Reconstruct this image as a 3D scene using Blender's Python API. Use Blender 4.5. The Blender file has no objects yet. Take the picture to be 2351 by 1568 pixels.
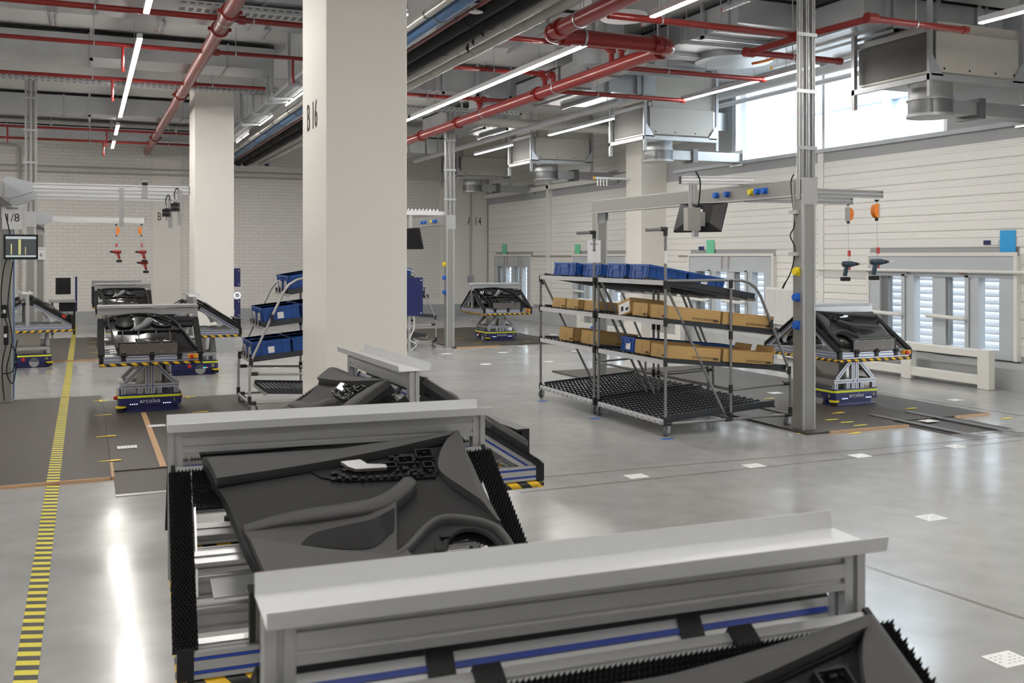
import bpy, bmesh, math, random
from mathutils import Matrix, Vector
random.seed(7)
SC = bpy.context.scene
COL = SC.collection
# ------------------------------------------------------------------ camera, world, exposure
F_PX, CX, HY, EYE = 2286.0, 1175.5, 588.0, 1.7      # 35 mm lens on a 2351 x 1568 frame, horizon row, eye height
YAW = math.atan2(980.0, F_PX)
cam_d = bpy.data.cameras.new('camera'); cam = bpy.data.objects.new('camera', cam_d); COL.objects.link(cam)
cam.location = (0, 0, EYE); cam.rotation_euler = (math.pi / 2, 0, -YAW)
cam_d.sensor_fit = 'HORIZONTAL'; cam_d.sensor_width = 36.0; cam_d.lens = 36.0 * F_PX / 2351.0
cam_d.shift_y = -(784.0 - HY) / 2351.0
cam_d.clip_start = 0.05; cam_d.clip_end = 200
cam_d.dof.use_dof = True; cam_d.dof.focus_distance = 9.0; cam_d.dof.aperture_fstop = 7.5
SC.camera = cam
W = bpy.data.worlds.new('overcast_sky'); SC.world = W; W.use_nodes = True
bg = W.node_tree.nodes['Background']; bg.inputs[0].default_value = (0.90, 0.95, 1.0, 1); bg.inputs[1].default_value = 8.0
SC.view_settings.view_transform = 'Standard'; SC.view_settings.look = 'None'
SC.view_settings.gamma = 1.0; SC.view_settings.use_curve_mapping = False
SC.view_settings.exposure = 0.58
LED_POWER = 62.0

cs, sn = math.cos(YAW), math.sin(YAW)
def ray(px, py):
    u = (px - CX) / F_PX
    return Vector((u * cs + sn, -u * sn + cs, -(py - HY) / F_PX))
def onZ(px, py, z=0.0):
    d = ray(px, py); t = (z - EYE) / d.z; return Vector((d.x * t, d.y * t, z))
def onX(px, py, X):
    d = ray(px, py); t = X / d.x; return Vector((X, d.y * t, EYE + d.z * t))
def onY(px, py, Y):
    d = ray(px, py); t = Y / d.y; return Vector((d.x * t, Y, EYE + d.z * t))

# ------------------------------------------------------------------ materials
MATS = {}
def mat(name, col, rough=0.5, metal=0.0, bump=0.0, bscale=60.0, vary=0.0, vscale=8.0, coat=0.0, emit=0.0, spec=None):
    m = bpy.data.materials.new(name); m.use_nodes = True; nt = m.node_tree; b = nt.nodes['Principled BSDF']
    c = tuple(col) + (1,)
    b.inputs['Base Color'].default_value = c; b.inputs['Roughness'].default_value = rough; b.inputs['Metallic'].default_value = metal
    if spec is not None: b.inputs['Specular IOR Level'].default_value = spec
    if coat: b.inputs['Coat Weight'].default_value = coat; b.inputs['Coat Roughness'].default_value = 0.12
    if emit: b.inputs['Emission Color'].default_value = c; b.inputs['Emission Strength'].default_value = emit
    if bump or vary:
        tc = nt.nodes.new('ShaderNodeTexCoord')
        if vary:
            n = nt.nodes.new('ShaderNodeTexNoise'); n.inputs['Scale'].default_value = vscale; n.inputs['Detail'].default_value = 5
            r = nt.nodes.new('ShaderNodeMix'); r.data_type = 'RGBA'
            r.inputs[6].default_value = tuple(max(0, x * (1 - vary)) for x in col) + (1,)
            r.inputs[7].default_value = tuple(min(1, x * (1 + vary)) for x in col) + (1,)
            nt.links.new(tc.outputs['Object'], n.inputs['Vector']); nt.links.new(n.outputs[0], r.inputs[0]); nt.links.new(r.outputs[2], b.inputs['Base Color'])
        if bump:
            n2 = nt.nodes.new('ShaderNodeTexNoise'); n2.inputs['Scale'].default_value = bscale; n2.inputs['Detail'].default_value = 3
            bp = nt.nodes.new('ShaderNodeBump'); bp.inputs['Strength'].default_value = bump; bp.inputs['Distance'].default_value = 0.01
            nt.links.new(tc.outputs['Object'], n2.inputs['Vector']); nt.links.new(n2.outputs[0], bp.inputs['Height']); nt.links.new(bp.outputs[0], b.inputs['Normal'])
    MATS[name] = m
    return m
def M_(n): return MATS[n]

mat('alu', (.46, .465, .47), .42, .65, vary=.05, vscale=20)
mat('alu_white', (.72, .73, .75), .38, .25)
mat('tray_grey', (.56, .57, .58), .42, .35)
mat('gantry_grey', (.28, .275, .26), .42, .3)
mat('galva', (.52, .54, .56), .34, .72, vary=.18, vscale=2.5)
mat('galva_dull', (.40, .41, .42), .45, .6, vary=.15, vscale=3)
mat('galva_dark', (.16, .165, .17), .5, .5, vary=.1, vscale=4)
mat('stainless', (.50, .48, .45), .3, .85)
mat('brown_plate', (.13, .115, .105), .45, .3, vary=.08)
mat('black_plastic', (.014, .014, .015), .42, spec=0.3)
mat('black_gloss', (.011, .011, .012), .16, coat=.4, bump=.06, bscale=30)
mat('black_rubber', (.02, .02, .021), .75, spec=0.2)
mat('bristle', (.012, .012, .013), .5, spec=0.15)
mat('door_grey', (.062, .062, .063), .62, bump=.10, bscale=420, spec=.25)
mat('door_dark', (.021, .021, .022), .60, bump=.10, bscale=420, spec=.25)
mat('door_light', (.075, .075, .077), .58, bump=.08, bscale=420, spec=.25)
mat('chrome', (.62, .62, .64), .32, .8)
mat('navy', (.012, .016, .11), .32, .1, coat=.25)
mat('slot_blue', (.015, .045, .30), .4)
mat('yellow', (.80, .62, .02), .45)
mat('amber', (.80, .40, .01), .5)
mat('lime', (.74, .78, .03), .45)
mat('red', (.55, .02, .015), .4)
mat('red_pipe', (.25, .014, .012), .30, coat=.3, vary=.06, vscale=3)
mat('red_dull', (.23, .055, .045), .36, vary=.08, vscale=3)
mat('white', (.80, .80, .79), .5)
mat('white_paint', (.74, .73, .70), .55, vary=.03, vscale=1.5, bump=.05, bscale=90)
mat('column_paint', (.76, .735, .69), .6, bump=.10, bscale=140, vary=.02, vscale=1.2)
mat('panel_white', (.76, .755, .73), .38, vary=.02, vscale=1.0)
mat('groove', (.22, .205, .19), .2)
mat('wall_grey', (.36, .37, .38), .55, vary=.06, vscale=1.5)
mat('plinth_grey', (.42, .43, .43), .75, bump=.4, bscale=14, vary=.1, vscale=3)
mat('frame_bluegrey', (.47, .50, .53), .5, vary=.05, vscale=2)
mat('frame_dark', (.17, .175, .18), .5)
mat('barrier_white', (.72, .71, .67), .5, vary=.04)
mat('ceiling_white', (.60, .60, .59), .75, vary=.07, vscale=.8)
mat('black_foam', (.018, .018, .019), .8, bump=.3, bscale=25, spec=.2)
mat('blue_pipe', (.05, .15, .33), .4, vary=.05)
mat('grey_pipe', (.42, .41, .38), .45)
mat('silver_pipe', (.60, .58, .54), .32, .6)
mat('foil', (.66, .67, .68), .3, .8, bump=.5, bscale=25)
mat('ahu_beige', (.46, .44, .40), .45, .15, vary=.03)
mat('crate_blue', (.010, .070, .30), .38, vary=.05)
mat('crate_grey', (.45, .45, .44), .5)
mat('cardboard', (.47, .30, .115), .8, vary=.07, vscale=6)
mat('tape_tan', (.40, .25, .095), .6)
mat('cardboard_in', (.30, .17, .06), .85)
mat('ink', (.03, .025, .02), .7)
mat('tube_grey', (.23, .23, .235), .35, .35)
mat('tube_light', (.43, .42, .41), .38, .4)
mat('joint_black', (.018, .018, .019), .45)
mat('track_dark', (.028, .033, .040), .48)
mat('roller', (.42, .43, .44), .35, .6)
mat('rail_white', (.68, .68, .70), .4, .2)
mat('wheel_grey', (.10, .10, .105), .6)
mat('orange', (.82, .22, .02), .42)
mat('drill_red', (.27, .025, .02), .4)
mat('drill_teal', (.018, .045, .07), .45)
mat('socket_blue', (.015, .12, .52), .4)
mat('green_sheet', (.16, .60, .36), .5, vary=.06, vscale=12)
mat('cyan_sheet', (.015, .34, .72), .4, vary=.05, vscale=12)
mat('paper', (.78, .78, .80), .6)
mat('board_brown', (.060, .050, .043), .52, vary=.10, vscale=5, bump=.03, bscale=200)
mat('ply_edge', (.50, .31, .17), .7, vary=.15, vscale=14)
mat('plate_metal', (.42, .41, .40), .35, .6, vary=.15, vscale=9)
mat('white_cable', (.66, .64, .58), .5)
mat('orange_cable', (.75, .20, .03), .5)
mat('copper', (.30, .21, .16), .4, .4)
mat('light_strip', (1.0, .965, .91), .5, emit=LED_POWER)
mat('light_strip_thin', (1.0, .965, .91), .5, emit=22)
mat('ahu_dark', (.095, .093, .09), .6)
mat('led_white', (.6, .72, 1.0), .5, emit=2)
mat('led_green', (.1, .95, .75), .5, emit=2)
mat('led_red', (1, .08, .06), .5, emit=2)
mat('cladding_out', (.80, .82, .84), .6)
mat('steel_out', (.30, .38, .47), .5)
mat('ground_out', (.16, .16, .16), .8)
mat('slat', (.62, .62, .64), .6)
mat('screen', (.10, .115, .13), .25)
mat('screen_bar', (.55, .52, .22), .4, emit=.3)
mat('screen_light', (.45, .52, .56), .4, emit=.3)

def glass_mat():
    m = bpy.data.materials.new('window_glass'); m.use_nodes = True; nt = m.node_tree
    for n in list(nt.nodes): nt.nodes.remove(n)
    o = nt.nodes.new('ShaderNodeOutputMaterial'); t = nt.nodes.new('ShaderNodeBsdfTransparent'); g = nt.nodes.new('ShaderNodeBsdfGlossy')
    t.inputs[0].default_value = (.93, .96, .97, 1); g.inputs['Roughness'].default_value = .03
    mx = nt.nodes.new('ShaderNodeMixShader'); mx.inputs[0].default_value = .06
    nt.links.new(t.outputs[0], mx.inputs[1]); nt.links.new(g.outputs[0], mx.inputs[2]); nt.links.new(mx.outputs[0], o.inputs[0])
    MATS['glass'] = m
glass_mat()

def floor_mat():
    m = bpy.data.materials.new('epoxy_floor'); m.use_nodes = True; nt = m.node_tree; b = nt.nodes['Principled BSDF']; L = nt.links.new
    tc = nt.nodes.new('ShaderNodeTexCoord')
    n1 = nt.nodes.new('ShaderNodeTexNoise'); n1.inputs['Scale'].default_value = .35; n1.inputs['Detail'].default_value = 6
    n2 = nt.nodes.new('ShaderNodeTexNoise'); n2.inputs['Scale'].default_value = 5.0; n2.inputs['Detail'].default_value = 8
    L(tc.outputs['Object'], n1.inputs[0]); L(tc.outputs['Object'], n2.inputs[0])
    r = nt.nodes.new('ShaderNodeValToRGB'); r.color_ramp.elements[0].position = .3; r.color_ramp.elements[1].position = .75
    r.color_ramp.elements[0].color = (.31, .31, .315, 1); r.color_ramp.elements[1].color = (.41, .407, .402, 1)
    L(n1.outputs[0], r.inputs[0])
    mx = nt.nodes.new('ShaderNodeMix'); mx.data_type = 'RGBA'; mx.blend_type = 'OVERLAY'; mx.inputs[0].default_value = .18
    L(r.outputs[0], mx.inputs[6]); L(n2.outputs[0], mx.inputs[7]); L(mx.outputs[2], b.inputs['Base Color'])
    # fine scratches change only the gloss
    mp = nt.nodes.new('ShaderNodeMapping'); mp.inputs['Scale'].default_value = (1, 1.6, 1); mp.inputs['Rotation'].default_value = (0, 0, .5)
    n3 = nt.nodes.new('ShaderNodeTexNoise'); n3.inputs['Scale'].default_value = .9; n3.inputs['Detail'].default_value = 2
    L(tc.outputs['Object'], mp.inputs[0]); L(mp.outputs[0], n3.inputs[0])
    mr = nt.nodes.new('ShaderNodeMapRange'); mr.inputs[1].default_value = .3; mr.inputs[2].default_value = .7; mr.inputs[3].default_value = .13; mr.inputs[4].default_value = .23
    L(n3.outputs[0], mr.inputs[0]); L(mr.outputs[0], b.inputs['Roughness'])
    bp = nt.nodes.new('ShaderNodeBump'); bp.inputs['Strength'].default_value = .05; bp.inputs['Distance'].default_value = .02
    n4 = nt.nodes.new('ShaderNodeTexNoise'); n4.inputs['Scale'].default_value = 1.3; n4.inputs['Detail'].default_value = 2
    L(tc.outputs['Object'], n4.inputs[0]); L(n4.outputs[0], bp.inputs['Height']); L(bp.outputs[0], b.inputs['Normal'])
    b.inputs['Specular IOR Level'].default_value = .6
    MATS['floor'] = m
floor_mat()

def brick_mat():
    m = bpy.data.materials.new('painted_brick'); m.use_nodes = True; nt = m.node_tree; b = nt.nodes['Principled BSDF']; L = nt.links.new
    tc = nt.nodes.new('ShaderNodeTexCoord'); sp = nt.nodes.new('ShaderNodeSeparateXYZ'); cb = nt.nodes.new('ShaderNodeCombineXYZ')
    L(tc.outputs['Object'], sp.inputs[0]); L(sp.outputs[0], cb.inputs[0]); L(sp.outputs[2], cb.inputs[1])
    br = nt.nodes.new('ShaderNodeTexBrick'); br.inputs['Scale'].default_value = 1.0; br.inputs['Brick Width'].default_value = .26; br.inputs['Row Height'].default_value = .088
    br.inputs['Mortar Size'].default_value = .007; br.inputs['Mortar Smooth'].default_value = .4
    br.inputs['Color1'].default_value = (.735, .715, .68, 1); br.inputs['Color2'].default_value = (.71, .69, .655, 1); br.inputs['Mortar'].default_value = (.58, .565, .54, 1)
    L(cb.outputs[0], br.inputs[0]); L(br.outputs[0], b.inputs['Base Color']); b.inputs['Roughness'].default_value = .65
    bp = nt.nodes.new('ShaderNodeBump'); bp.invert = True; bp.inputs['Strength'].default_value = .5; bp.inputs['Distance'].default_value = .006
    L(br.outputs['Fac'], bp.inputs['Height']); L(bp.outputs[0], b.inputs['Normal'])
    MATS['brick'] = m
brick_mat()

def stripe_mat(name, c1, c2, period, vec):
    m = bpy.data.materials.new(name); m.use_nodes = True; nt = m.node_tree; b = nt.nodes['Principled BSDF']; L = nt.links.new
    tc = nt.nodes.new('ShaderNodeTexCoord'); d = nt.nodes.new('ShaderNodeVectorMath'); d.operation = 'DOT_PRODUCT'; d.inputs[1].default_value = vec
    L(tc.outputs['Object'], d.inputs[0])
    q = nt.nodes.new('ShaderNodeMath'); q.operation = 'DIVIDE'; q.inputs[1].default_value = period; L(d.outputs['Value'], q.inputs[0])
    fr = nt.nodes.new('ShaderNodeMath'); fr.operation = 'FRACT'; L(q.outputs[0], fr.inputs[0])
    gt = nt.nodes.new('ShaderNodeMath'); gt.operation = 'GREATER_THAN'; gt.inputs[1].default_value = .5; L(fr.outputs[0], gt.inputs[0])
    mx = nt.nodes.new('ShaderNodeMix'); mx.data_type = 'RGBA'; mx.inputs[6].default_value = c1 + (1,); mx.inputs[7].default_value = c2 + (1,)
    L(gt.outputs[0], mx.inputs[0]); L(mx.outputs[2], b.inputs['Base Color']); b.inputs['Roughness'].default_value = .45
    MATS[name] = m
stripe_mat('hazard_x', (.75, .45, .01), (.02, .02, .02), .105, (1, 0, 1.1))
stripe_mat('hazard_y', (.75, .45, .01), (.02, .02, .02), .105, (0, 1, 1.1))
stripe_mat('hazard_floor', (.72, .62, .04), (.045, .043, .04), .105, (.35, 1, 0))

# ------------------------------------------------------------------ mesh helpers
class MB:
    def __init__(s): s.v = []; s.f = []
    def add(s, vs, fs):
        o = len(s.v); s.v += [tuple(p) for p in vs]; s.f += [tuple(i + o for i in f) for f in fs]; return s
    def bx(s, x0, x1, y0, y1, z0, z1):
        return s.add([(x0, y0, z0), (x1, y0, z0), (x1, y1, z0), (x0, y1, z0), (x0, y0, z1), (x1, y0, z1), (x1, y1, z1), (x0, y1, z1)],
                     [(0, 3, 2, 1), (4, 5, 6, 7), (0, 1, 5, 4), (1, 2, 6, 5), (2, 3, 7, 6), (3, 0, 4, 7)])
    def cb(s, c, d, R=None):
        hx, hy, hz = d[0] / 2, d[1] / 2, d[2] / 2
        o = len(s.v); s.bx(-hx, hx, -hy, hy, -hz, hz)
        for i in range(o, len(s.v)):
            p = Vector(s.v[i])
            if R is not None: p = R @ p
            s.v[i] = tuple(p + Vector(c))
        return s
    def prism(s, poly, z0, z1, T=None):
        n = len(poly); o = len(s.v)
        s.add([(p[0], p[1], z0) for p in poly] + [(p[0], p[1], z1) for p in poly],
              [tuple(range(n - 1, -1, -1)), tuple(range(n, 2 * n))] + [(i, (i + 1) % n, n + (i + 1) % n, n + i) for i in range(n)])
        if T is not None: s.xf(T, o)
        return s
    def xf(s, T, start=0):
        for i in range(start, len(s.v)): s.v[i] = tuple(T @ Vector(s.v[i]))
        return s
    def rings(s, rs, closed=True, caps=True):
        o = len(s.v); n = len(rs[0])
        for r in rs: s.v += [tuple(p) for p in r]
        m = n if closed else n - 1
        for k in range(len(rs) - 1):
            for i in range(m):
                j = (i + 1) % n
                s.f.append((o + k * n + i, o + k * n + j, o + (k + 1) * n + j, o + (k + 1) * n + i))
        if caps and closed:
            s.f.append(tuple(o + i for i in range(n - 1, -1, -1))); s.f.append(tuple(o + (len(rs) - 1) * n + i for i in range(n)))
        return s
    def tube(s, pts, r, n=10, r2=None):
        pts = [Vector(p) for p in pts]; rs = []; up = None
        for i, p in enumerate(pts):
            d = (pts[min(i + 1, len(pts) - 1)] - pts[max(i - 1, 0)])
            if d.length < 1e-9: d = Vector((0, 0, 1))
            d.normalize()
            if up is None:
                up = Vector((0, 0, 1)) if abs(d.z) < .9 else Vector((1, 0, 0))
            a = d.cross(up)
            if a.length < 1e-6: a = d.cross(Vector((0, 1, 0)))
            a.normalize(); b = a.cross(d); up = b
            rr = r if r2 is None else r + (r2 - r) * i / (len(pts) - 1)
            if isinstance(r, (list, tuple)): rr = r[i]
            rs.append([p + a * math.cos(2 * math.pi * k / n) * rr + b * math.sin(2 * math.pi * k / n) * rr for k in range(n)])
        return s.rings(rs)
    def lathe(s, prof, origin=(0, 0, 0), n=16, axis='z'):
        rs = []
        for r, h in prof:
            ring = []
            for k in range(n):
                a = 2 * math.pi * k / n; p = (r * math.cos(a), r * math.sin(a), h)
                if axis == 'x': p = (p[2], p[0], p[1])
                elif axis == 'y': p = (p[1], p[2], p[0])
                ring.append(Vector(p) + Vector(origin))
            rs.append(ring)
        return s.rings(rs)
    def sweep(s, p0, p1, sec, up=(0, 0, 1)):
        p0, p1 = Vector(p0), Vector(p1); d = (p1 - p0).normalized(); u = Vector(up)
        a = d.cross(u)
        if a.length < 1e-6: a = d.cross(Vector((0, 1, 0)))
        a.normalize(); b = a.cross(d)
        return s.rings([[p + a * q[0] + b * q[1] for q in sec] for p in (p0, p1)])
def section(w, h, nw=1, nh=1, slot=.010, depth=.007):
    """outline of a slotted aluminium profile, slots on all four sides"""
    pts = []
    def side(a, b, nrm, n):
        a, b, nrm = Vector(a), Vector(b), Vector(nrm); L = (b - a).length; d = (b - a) / L
        pts.append(a)
        for k in range(n):
            c = L * (k + .5) / n
            for t, dd in ((c - slot / 2, 0), (c - slot / 2, depth), (c + slot / 2, depth), (c + slot / 2, 0)):
                pts.append(a + d * t - nrm * dd)
    x, y = w / 2, h / 2
    side((-x, -y), (x, -y), (0, -1), nw); side((x, -y), (x, y), (1, 0), nh); side((x, y), (-x, y), (0, 1), nw); side((-x, y), (-x, -y), (-1, 0), nh)
    return [(p.x, p.y) for p in pts]
S45 = section(.045, .045); S4590 = section(.045, .07, 1, 2); S9045 = section(.09, .045, 2, 1); S80 = section(.08, .08, 2, 2)
SQ = lambda w, h: [(-w / 2, -h / 2), (w / 2, -h / 2), (w / 2, h / 2), (-w / 2, h / 2)]

def mesh(name, mb, m, smooth=None):
    me = bpy.data.meshes.new(name); me.from_pydata([tuple(p) for p in mb.v], [], mb.f)
    ms = m if isinstance(m, (list, tuple)) else [m]
    for q in ms: me.materials.append(MATS[q])
    if smooth:
        me.polygons.foreach_set('use_smooth', [True] * len(me.polygons))
        me.set_sharp_from_angle(angle=math.radians(smooth))
    bm = bmesh.new(); bm.from_mesh(me); bmesh.ops.recalc_face_normals(bm, faces=bm.faces); bm.to_mesh(me); bm.free()
    if smooth: me.set_sharp_from_angle(angle=math.radians(smooth))
    me.update()
    return me
def link(name, data, parent=None, M=None, bevel=0):
    o = bpy.data.objects.new(name, data); COL.objects.link(o)
    if parent is not None: o.parent = parent
    if M is not None: o.matrix_basis = M
    if bevel:
        md = o.modifiers.new('bevel', 'BEVEL'); md.width = bevel; md.segments = 2; md.limit_method = 'ANGLE'
    return o
def tag(o, label=None, cat=None, group=None, kind=None):
    if label: o['label'] = label
    if cat: o['category'] = cat
    if group: o['group'] = group
    if kind: o['kind'] = kind
    return o
def obj(name, mb, m, parent=None, smooth=None, bevel=0, M=None):
    return link(name, mesh(name, mb, m, smooth), parent, M, bevel)
def empty(name, M=None, label=None, cat=None, group=None):
    o = bpy.data.objects.new(name, None); COL.objects.link(o); o.empty_display_size = .1
    if M is not None: o.matrix_basis = M
    return tag(o, label, cat, group)
def struct(name, mb, m, **k):
    o = obj(name, mb, m, **k); o['kind'] = 'structure'; return o
# a kit is a list of (part name, mesh, [sub-kit], kind): spawn() links one copy of it under a root
def part(name, mb, m, smooth=None, subs=(), kind=None): return (name, mesh(name, mb, m, smooth), list(subs), kind)
def spawn_under(root, kit):
    for nm, me, subs, kind in kit:
        p = link(nm, me, root)
        if kind: p['kind'] = kind
        for n2, m2, _, k2 in subs:
            q = link(n2, m2, p)
            if k2: q['kind'] = k2
def spawn(name, kit, M, label, cat, group=None):
    r = empty(name, M, label, cat, group); spawn_under(r, kit); return r
def comps(mb):
    """split a builder into its connected pieces"""
    par = list(range(len(mb.v)))
    def find(a):
        while par[a] != a: par[a] = par[par[a]]; a = par[a]
        return a
    for f in mb.f:
        for i in f[1:]: par[find(i)] = find(f[0])
    out = {}
    for f in mb.f: out.setdefault(find(f[0]), []).append(f)
    res = []
    for fs in out.values():
        ids = sorted({i for f in fs for i in f}); mp = {i: k for k, i in enumerate(ids)}
        b = MB(); b.v = [mb.v[i] for i in ids]; b.f = [tuple(mp[i] for i in f) for f in fs]; res.append(b)
    return res
def parts(name, mb, m, smooth=None, subs=()): return [part(name, b, m, smooth) for b in comps(mb)]
def objs(name, mb, m, parent=None, smooth=None, bevel=0):
    for b in comps(mb): obj(name, b, m, parent, smooth, bevel)
def T(x=0, y=0, z=0): return Matrix.Translation((x, y, z))
def RX(a): return Matrix.Rotation(math.radians(a), 4, 'X')
def RY(a): return Matrix.Rotation(math.radians(a), 4, 'Y')
def RZ(a): return Matrix.Rotation(math.radians(a), 4, 'Z')
def text_mb(txt, size, ext=.001, xs=1.0, spacing=1.0):
    """flat lettering in the xz plane, facing -y, centred"""
    cu = bpy.data.curves.new('lettering', 'FONT'); cu.body = txt; cu.size = size; cu.extrude = ext; cu.resolution_u = 3
    cu.align_x = 'CENTER'; cu.align_y = 'CENTER'; cu.space_character = spacing
    o = bpy.data.objects.new('lettering', cu); COL.objects.link(o)
    dg = bpy.context.evaluated_depsgraph_get(); me = o.evaluated_get(dg).to_mesh()
    b = MB(); b.v = [(p.co.x * xs, -p.co.z, p.co.y) for p in me.vertices]; b.f = [tuple(p.vertices) for p in me.polygons]
    o.evaluated_get(dg).to_mesh_clear(); bpy.data.objects.remove(o); bpy.data.curves.remove(cu)
    return b
# ------------------------------------------------------------------ the hall
XW, YB, ZC = 10.9, 27.3, 4.9           # right wall face, back wall face, ceiling
XL, YF = -13.0, -9.0
struct('floor', MB().bx(XL, 11.4, YF, YB + .3, -.2, 0), 'floor')
struct('ceiling', MB().bx(XL, 11.4, YF, YB + .3, ZC, ZC + .3), 'ceiling_white')
struct('wall_back', MB().bx(XL, 11.4, YB, YB + .3, 0, ZC), 'brick')
struct('wall_left', MB().bx(XL - .3, XL, YF, YB + .3, 0, ZC), 'white_paint')
struct('wall_front', MB().bx(XL, 11.4, YF - .3, YF, 0, ZC), 'white_paint')
struct('baseboard_back', MB().bx(XL, 10.7, YB - .03, YB, 0, .31), 'wall_grey')
for i, (a, b) in enumerate(((7.85, 8.8), (18.2, 19.15))):
    struct('trim_%d' % (i + 1), MB().bx(XL, XW, a, b, 4.72, ZC), 'ceiling_white')
pil = MB()
for x0, x1 in ((onY(351, 500, YB).x, onY(415, 500, YB).x), (onY(1010, 500, YB).x, 10.9)):
    pil.bx(x0, x1, YB - .02, YB, .31, 4.7)
struct('trim_3', pil, 'column_paint')

# floor joints, cast into the slab
jt = MB()
def joint(p, q, w=.012):
    a, b = onZ(*p), onZ(*q); d = (b - a).normalized(); n = Vector((-d.y, d.x, 0)) * w
    jt.add([a - n + Vector((0, 0, .0012)), a + n + Vector((0, 0, .0012)), b + n + Vector((0, 0, .0012)), b - n + Vector((0, 0, .0012))], [(0, 1, 2, 3)])
for p, q in (((1195, 1100), (2351, 1000)), ((1195, 1131), (2351, 1010)), ((1900, 1270), (2351, 1420)), ((540, 842), (700, 838)), ((1990, 897), (2351, 955)), ((2000, 905), (2310, 985))):
    joint(p, q)
objs('floor_joint', jt, 'groove', bpy.data.objects['floor'])

# right wall: lower windows, cladding, clerestory
wedge = [onX(p, 600, XW).y for p in (2335, 2300, 2254, 2221, 2178, 2144, 2105, 2075, 2040, 2026, 2002)]   # from near to far
WN = wedge[0]; prof = [y - WN for y in wedge]; WW = prof[-1]
wins = [WN, onX(1778, 600, XW).y, onX(1222, 600, XW).y - (onX(1222, 600, XW).y - onX(1778, 600, XW).y) / 2, onX(1222, 600, XW).y]
wins = [wins[0] - (wins[1] - wins[0])] + wins
ZT, ZB0 = 1.70, .36
CL0, CL1 = onX(2172, 300, XW).y, onX(1683, 380, XW).y       # clerestory from near to far
wb = MB()
wb.bx(XW + .02, XW + .3, YF, YB, 0, ZB0)
edges = [YF] + [e for w in wins for e in (w, w + WW)] + [YB]
for i in range(0, len(edges), 2): wb.bx(XW + .02, XW + .3, edges[i], edges[i + 1], ZB0, ZT)
wb.bx(XW + .02, XW + .3, YF, YB, ZT, 3.40)
wb.bx(XW + .02, XW + .3, YF, CL0, 3.40, ZC); wb.bx(XW + .02, XW + .3, CL1, YB, 3.40, ZC); wb.bx(XW + .02, XW + .3, CL0, CL1, 4.78, ZC)
wr = struct('wall_right', wb, 'wall_grey')
pitch = .232
posts = [-3.0, 2.0, 7.45, onX(1885, 500, XW).y, 17.75, onX(1264, 500, XW).y, YB - .05]
rows = int((3.38 - .42) / pitch)
def clad(y0, y1, z0, z1):
    if y1 - y0 < .08: return
    b = MB(); z1 -= .016
    sec = [(XW + .02, z0), (XW + .004, z0 + .008), (XW, z0 + .02), (XW, z0 + .13), (XW - .008, z0 + .14), (XW - .008, z0 + .16), (XW, z0 + .17), (XW, z1 - .010), (XW + .007, z1 - .002), (XW + .007, z1 + .016), (XW + .02, z1 + .016)]
    b.rings([[(p[0], y, p[1]) for p in sec] for y in (y0, y1)])
    obj('cladding_panel', b, 'panel_white', parent=wr)
for k in range(len(posts) - 1):
    a, b = posts[k] + .07, posts[k + 1] - .07
    if b < 3.5: continue
    for r in range(rows):
        z0 = .42 + r * pitch; z1 = z0 + pitch
        segs = [(a, b)]
        if z0 < ZT + .03:
            for w in wins:
                ns = []
                for s0, s1 in segs:
                    lo, hi = w - .04, w + WW + .04
                    if hi <= s0 or lo >= s1: ns.append((s0, s1)); continue
                    if lo > s0: ns.append((s0, lo))
                    if hi < s1: ns.append((hi, s1))
                segs = ns
        for s0, s1 in segs: clad(s0, s1, z0, z1)
for k in range(len(posts) - 1):                     # upper cladding of the far bays
    if posts[k] < 17: continue
    for r in range(5): clad(posts[k] + .1, posts[k + 1] - .1, 3.55 + r * pitch, 3.55 + (r + 1) * pitch)
for k, y in enumerate(posts[1:-1]):
    d = .10 if y > 17 else .012
    struct('trim_%d' % (10 + k), MB().bx(XW - d, XW + .02, y - .065, y + .065, .3, ZC if y > 20 else 3.36), 'panel_white')
struct('trim_4', MB().bx(XW - .10, XW + .02, 17.8, YB, 3.385, 3.50).bx(XW - .16, XW - .10, 17.8, YB, 3.385, 3.41), 'panel_white')
struct('trim_5', MB().bx(XW - .05, XW + .10, YF, 17.1, 3.36, 3.42), 'frame_bluegrey')
pb = MB(); n = 60
prof_p = [(XW + .02, 0), (XW - .13, 0), (XW - .12, .27), (XW - .09, .33), (XW + .02, .35)]
random.seed(3)
pb.rings([[(x + random.uniform(-.012, .012), 3 + (YB - 3) * i / n, z + (random.uniform(-.012, .012) if z > 0 else 0)) for x, z in prof_p] for i in range(n + 1)])
struct('baseboard_right', pb, 'plinth_grey')

# clerestory: frame, mullions, panes, top light
cw = MB()
struct_w = empty('window_5'); struct_w['kind'] = 'structure'
for y in (CL0 + .03, onX(1888, 300, XW).y, CL1 - .03): cw.bx(XW + .02, XW + .12, y - .03, y + .03, 3.42, 4.78)
cw.bx(XW + .02, XW + .12, CL0, CL1, 4.72, 4.78)
objs('window_frame', cw, 'alu_white', struct_w)
ym = onX(1888, 300, XW).y
for a, b in ((CL0 + .06, ym - .03), (ym + .03, CL1 - .06)):
    obj('pane', MB().bx(XW + .06, XW + .066, a, b, 3.42, 4.72), 'glass', parent=struct_w)
# reveal boards of dark grey sheet beside the clerestory
struct('trim_6', MB().bx(XW - .01, XW + .02, CL1, 17.0, 3.42, ZC), 'wall_grey')

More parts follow.
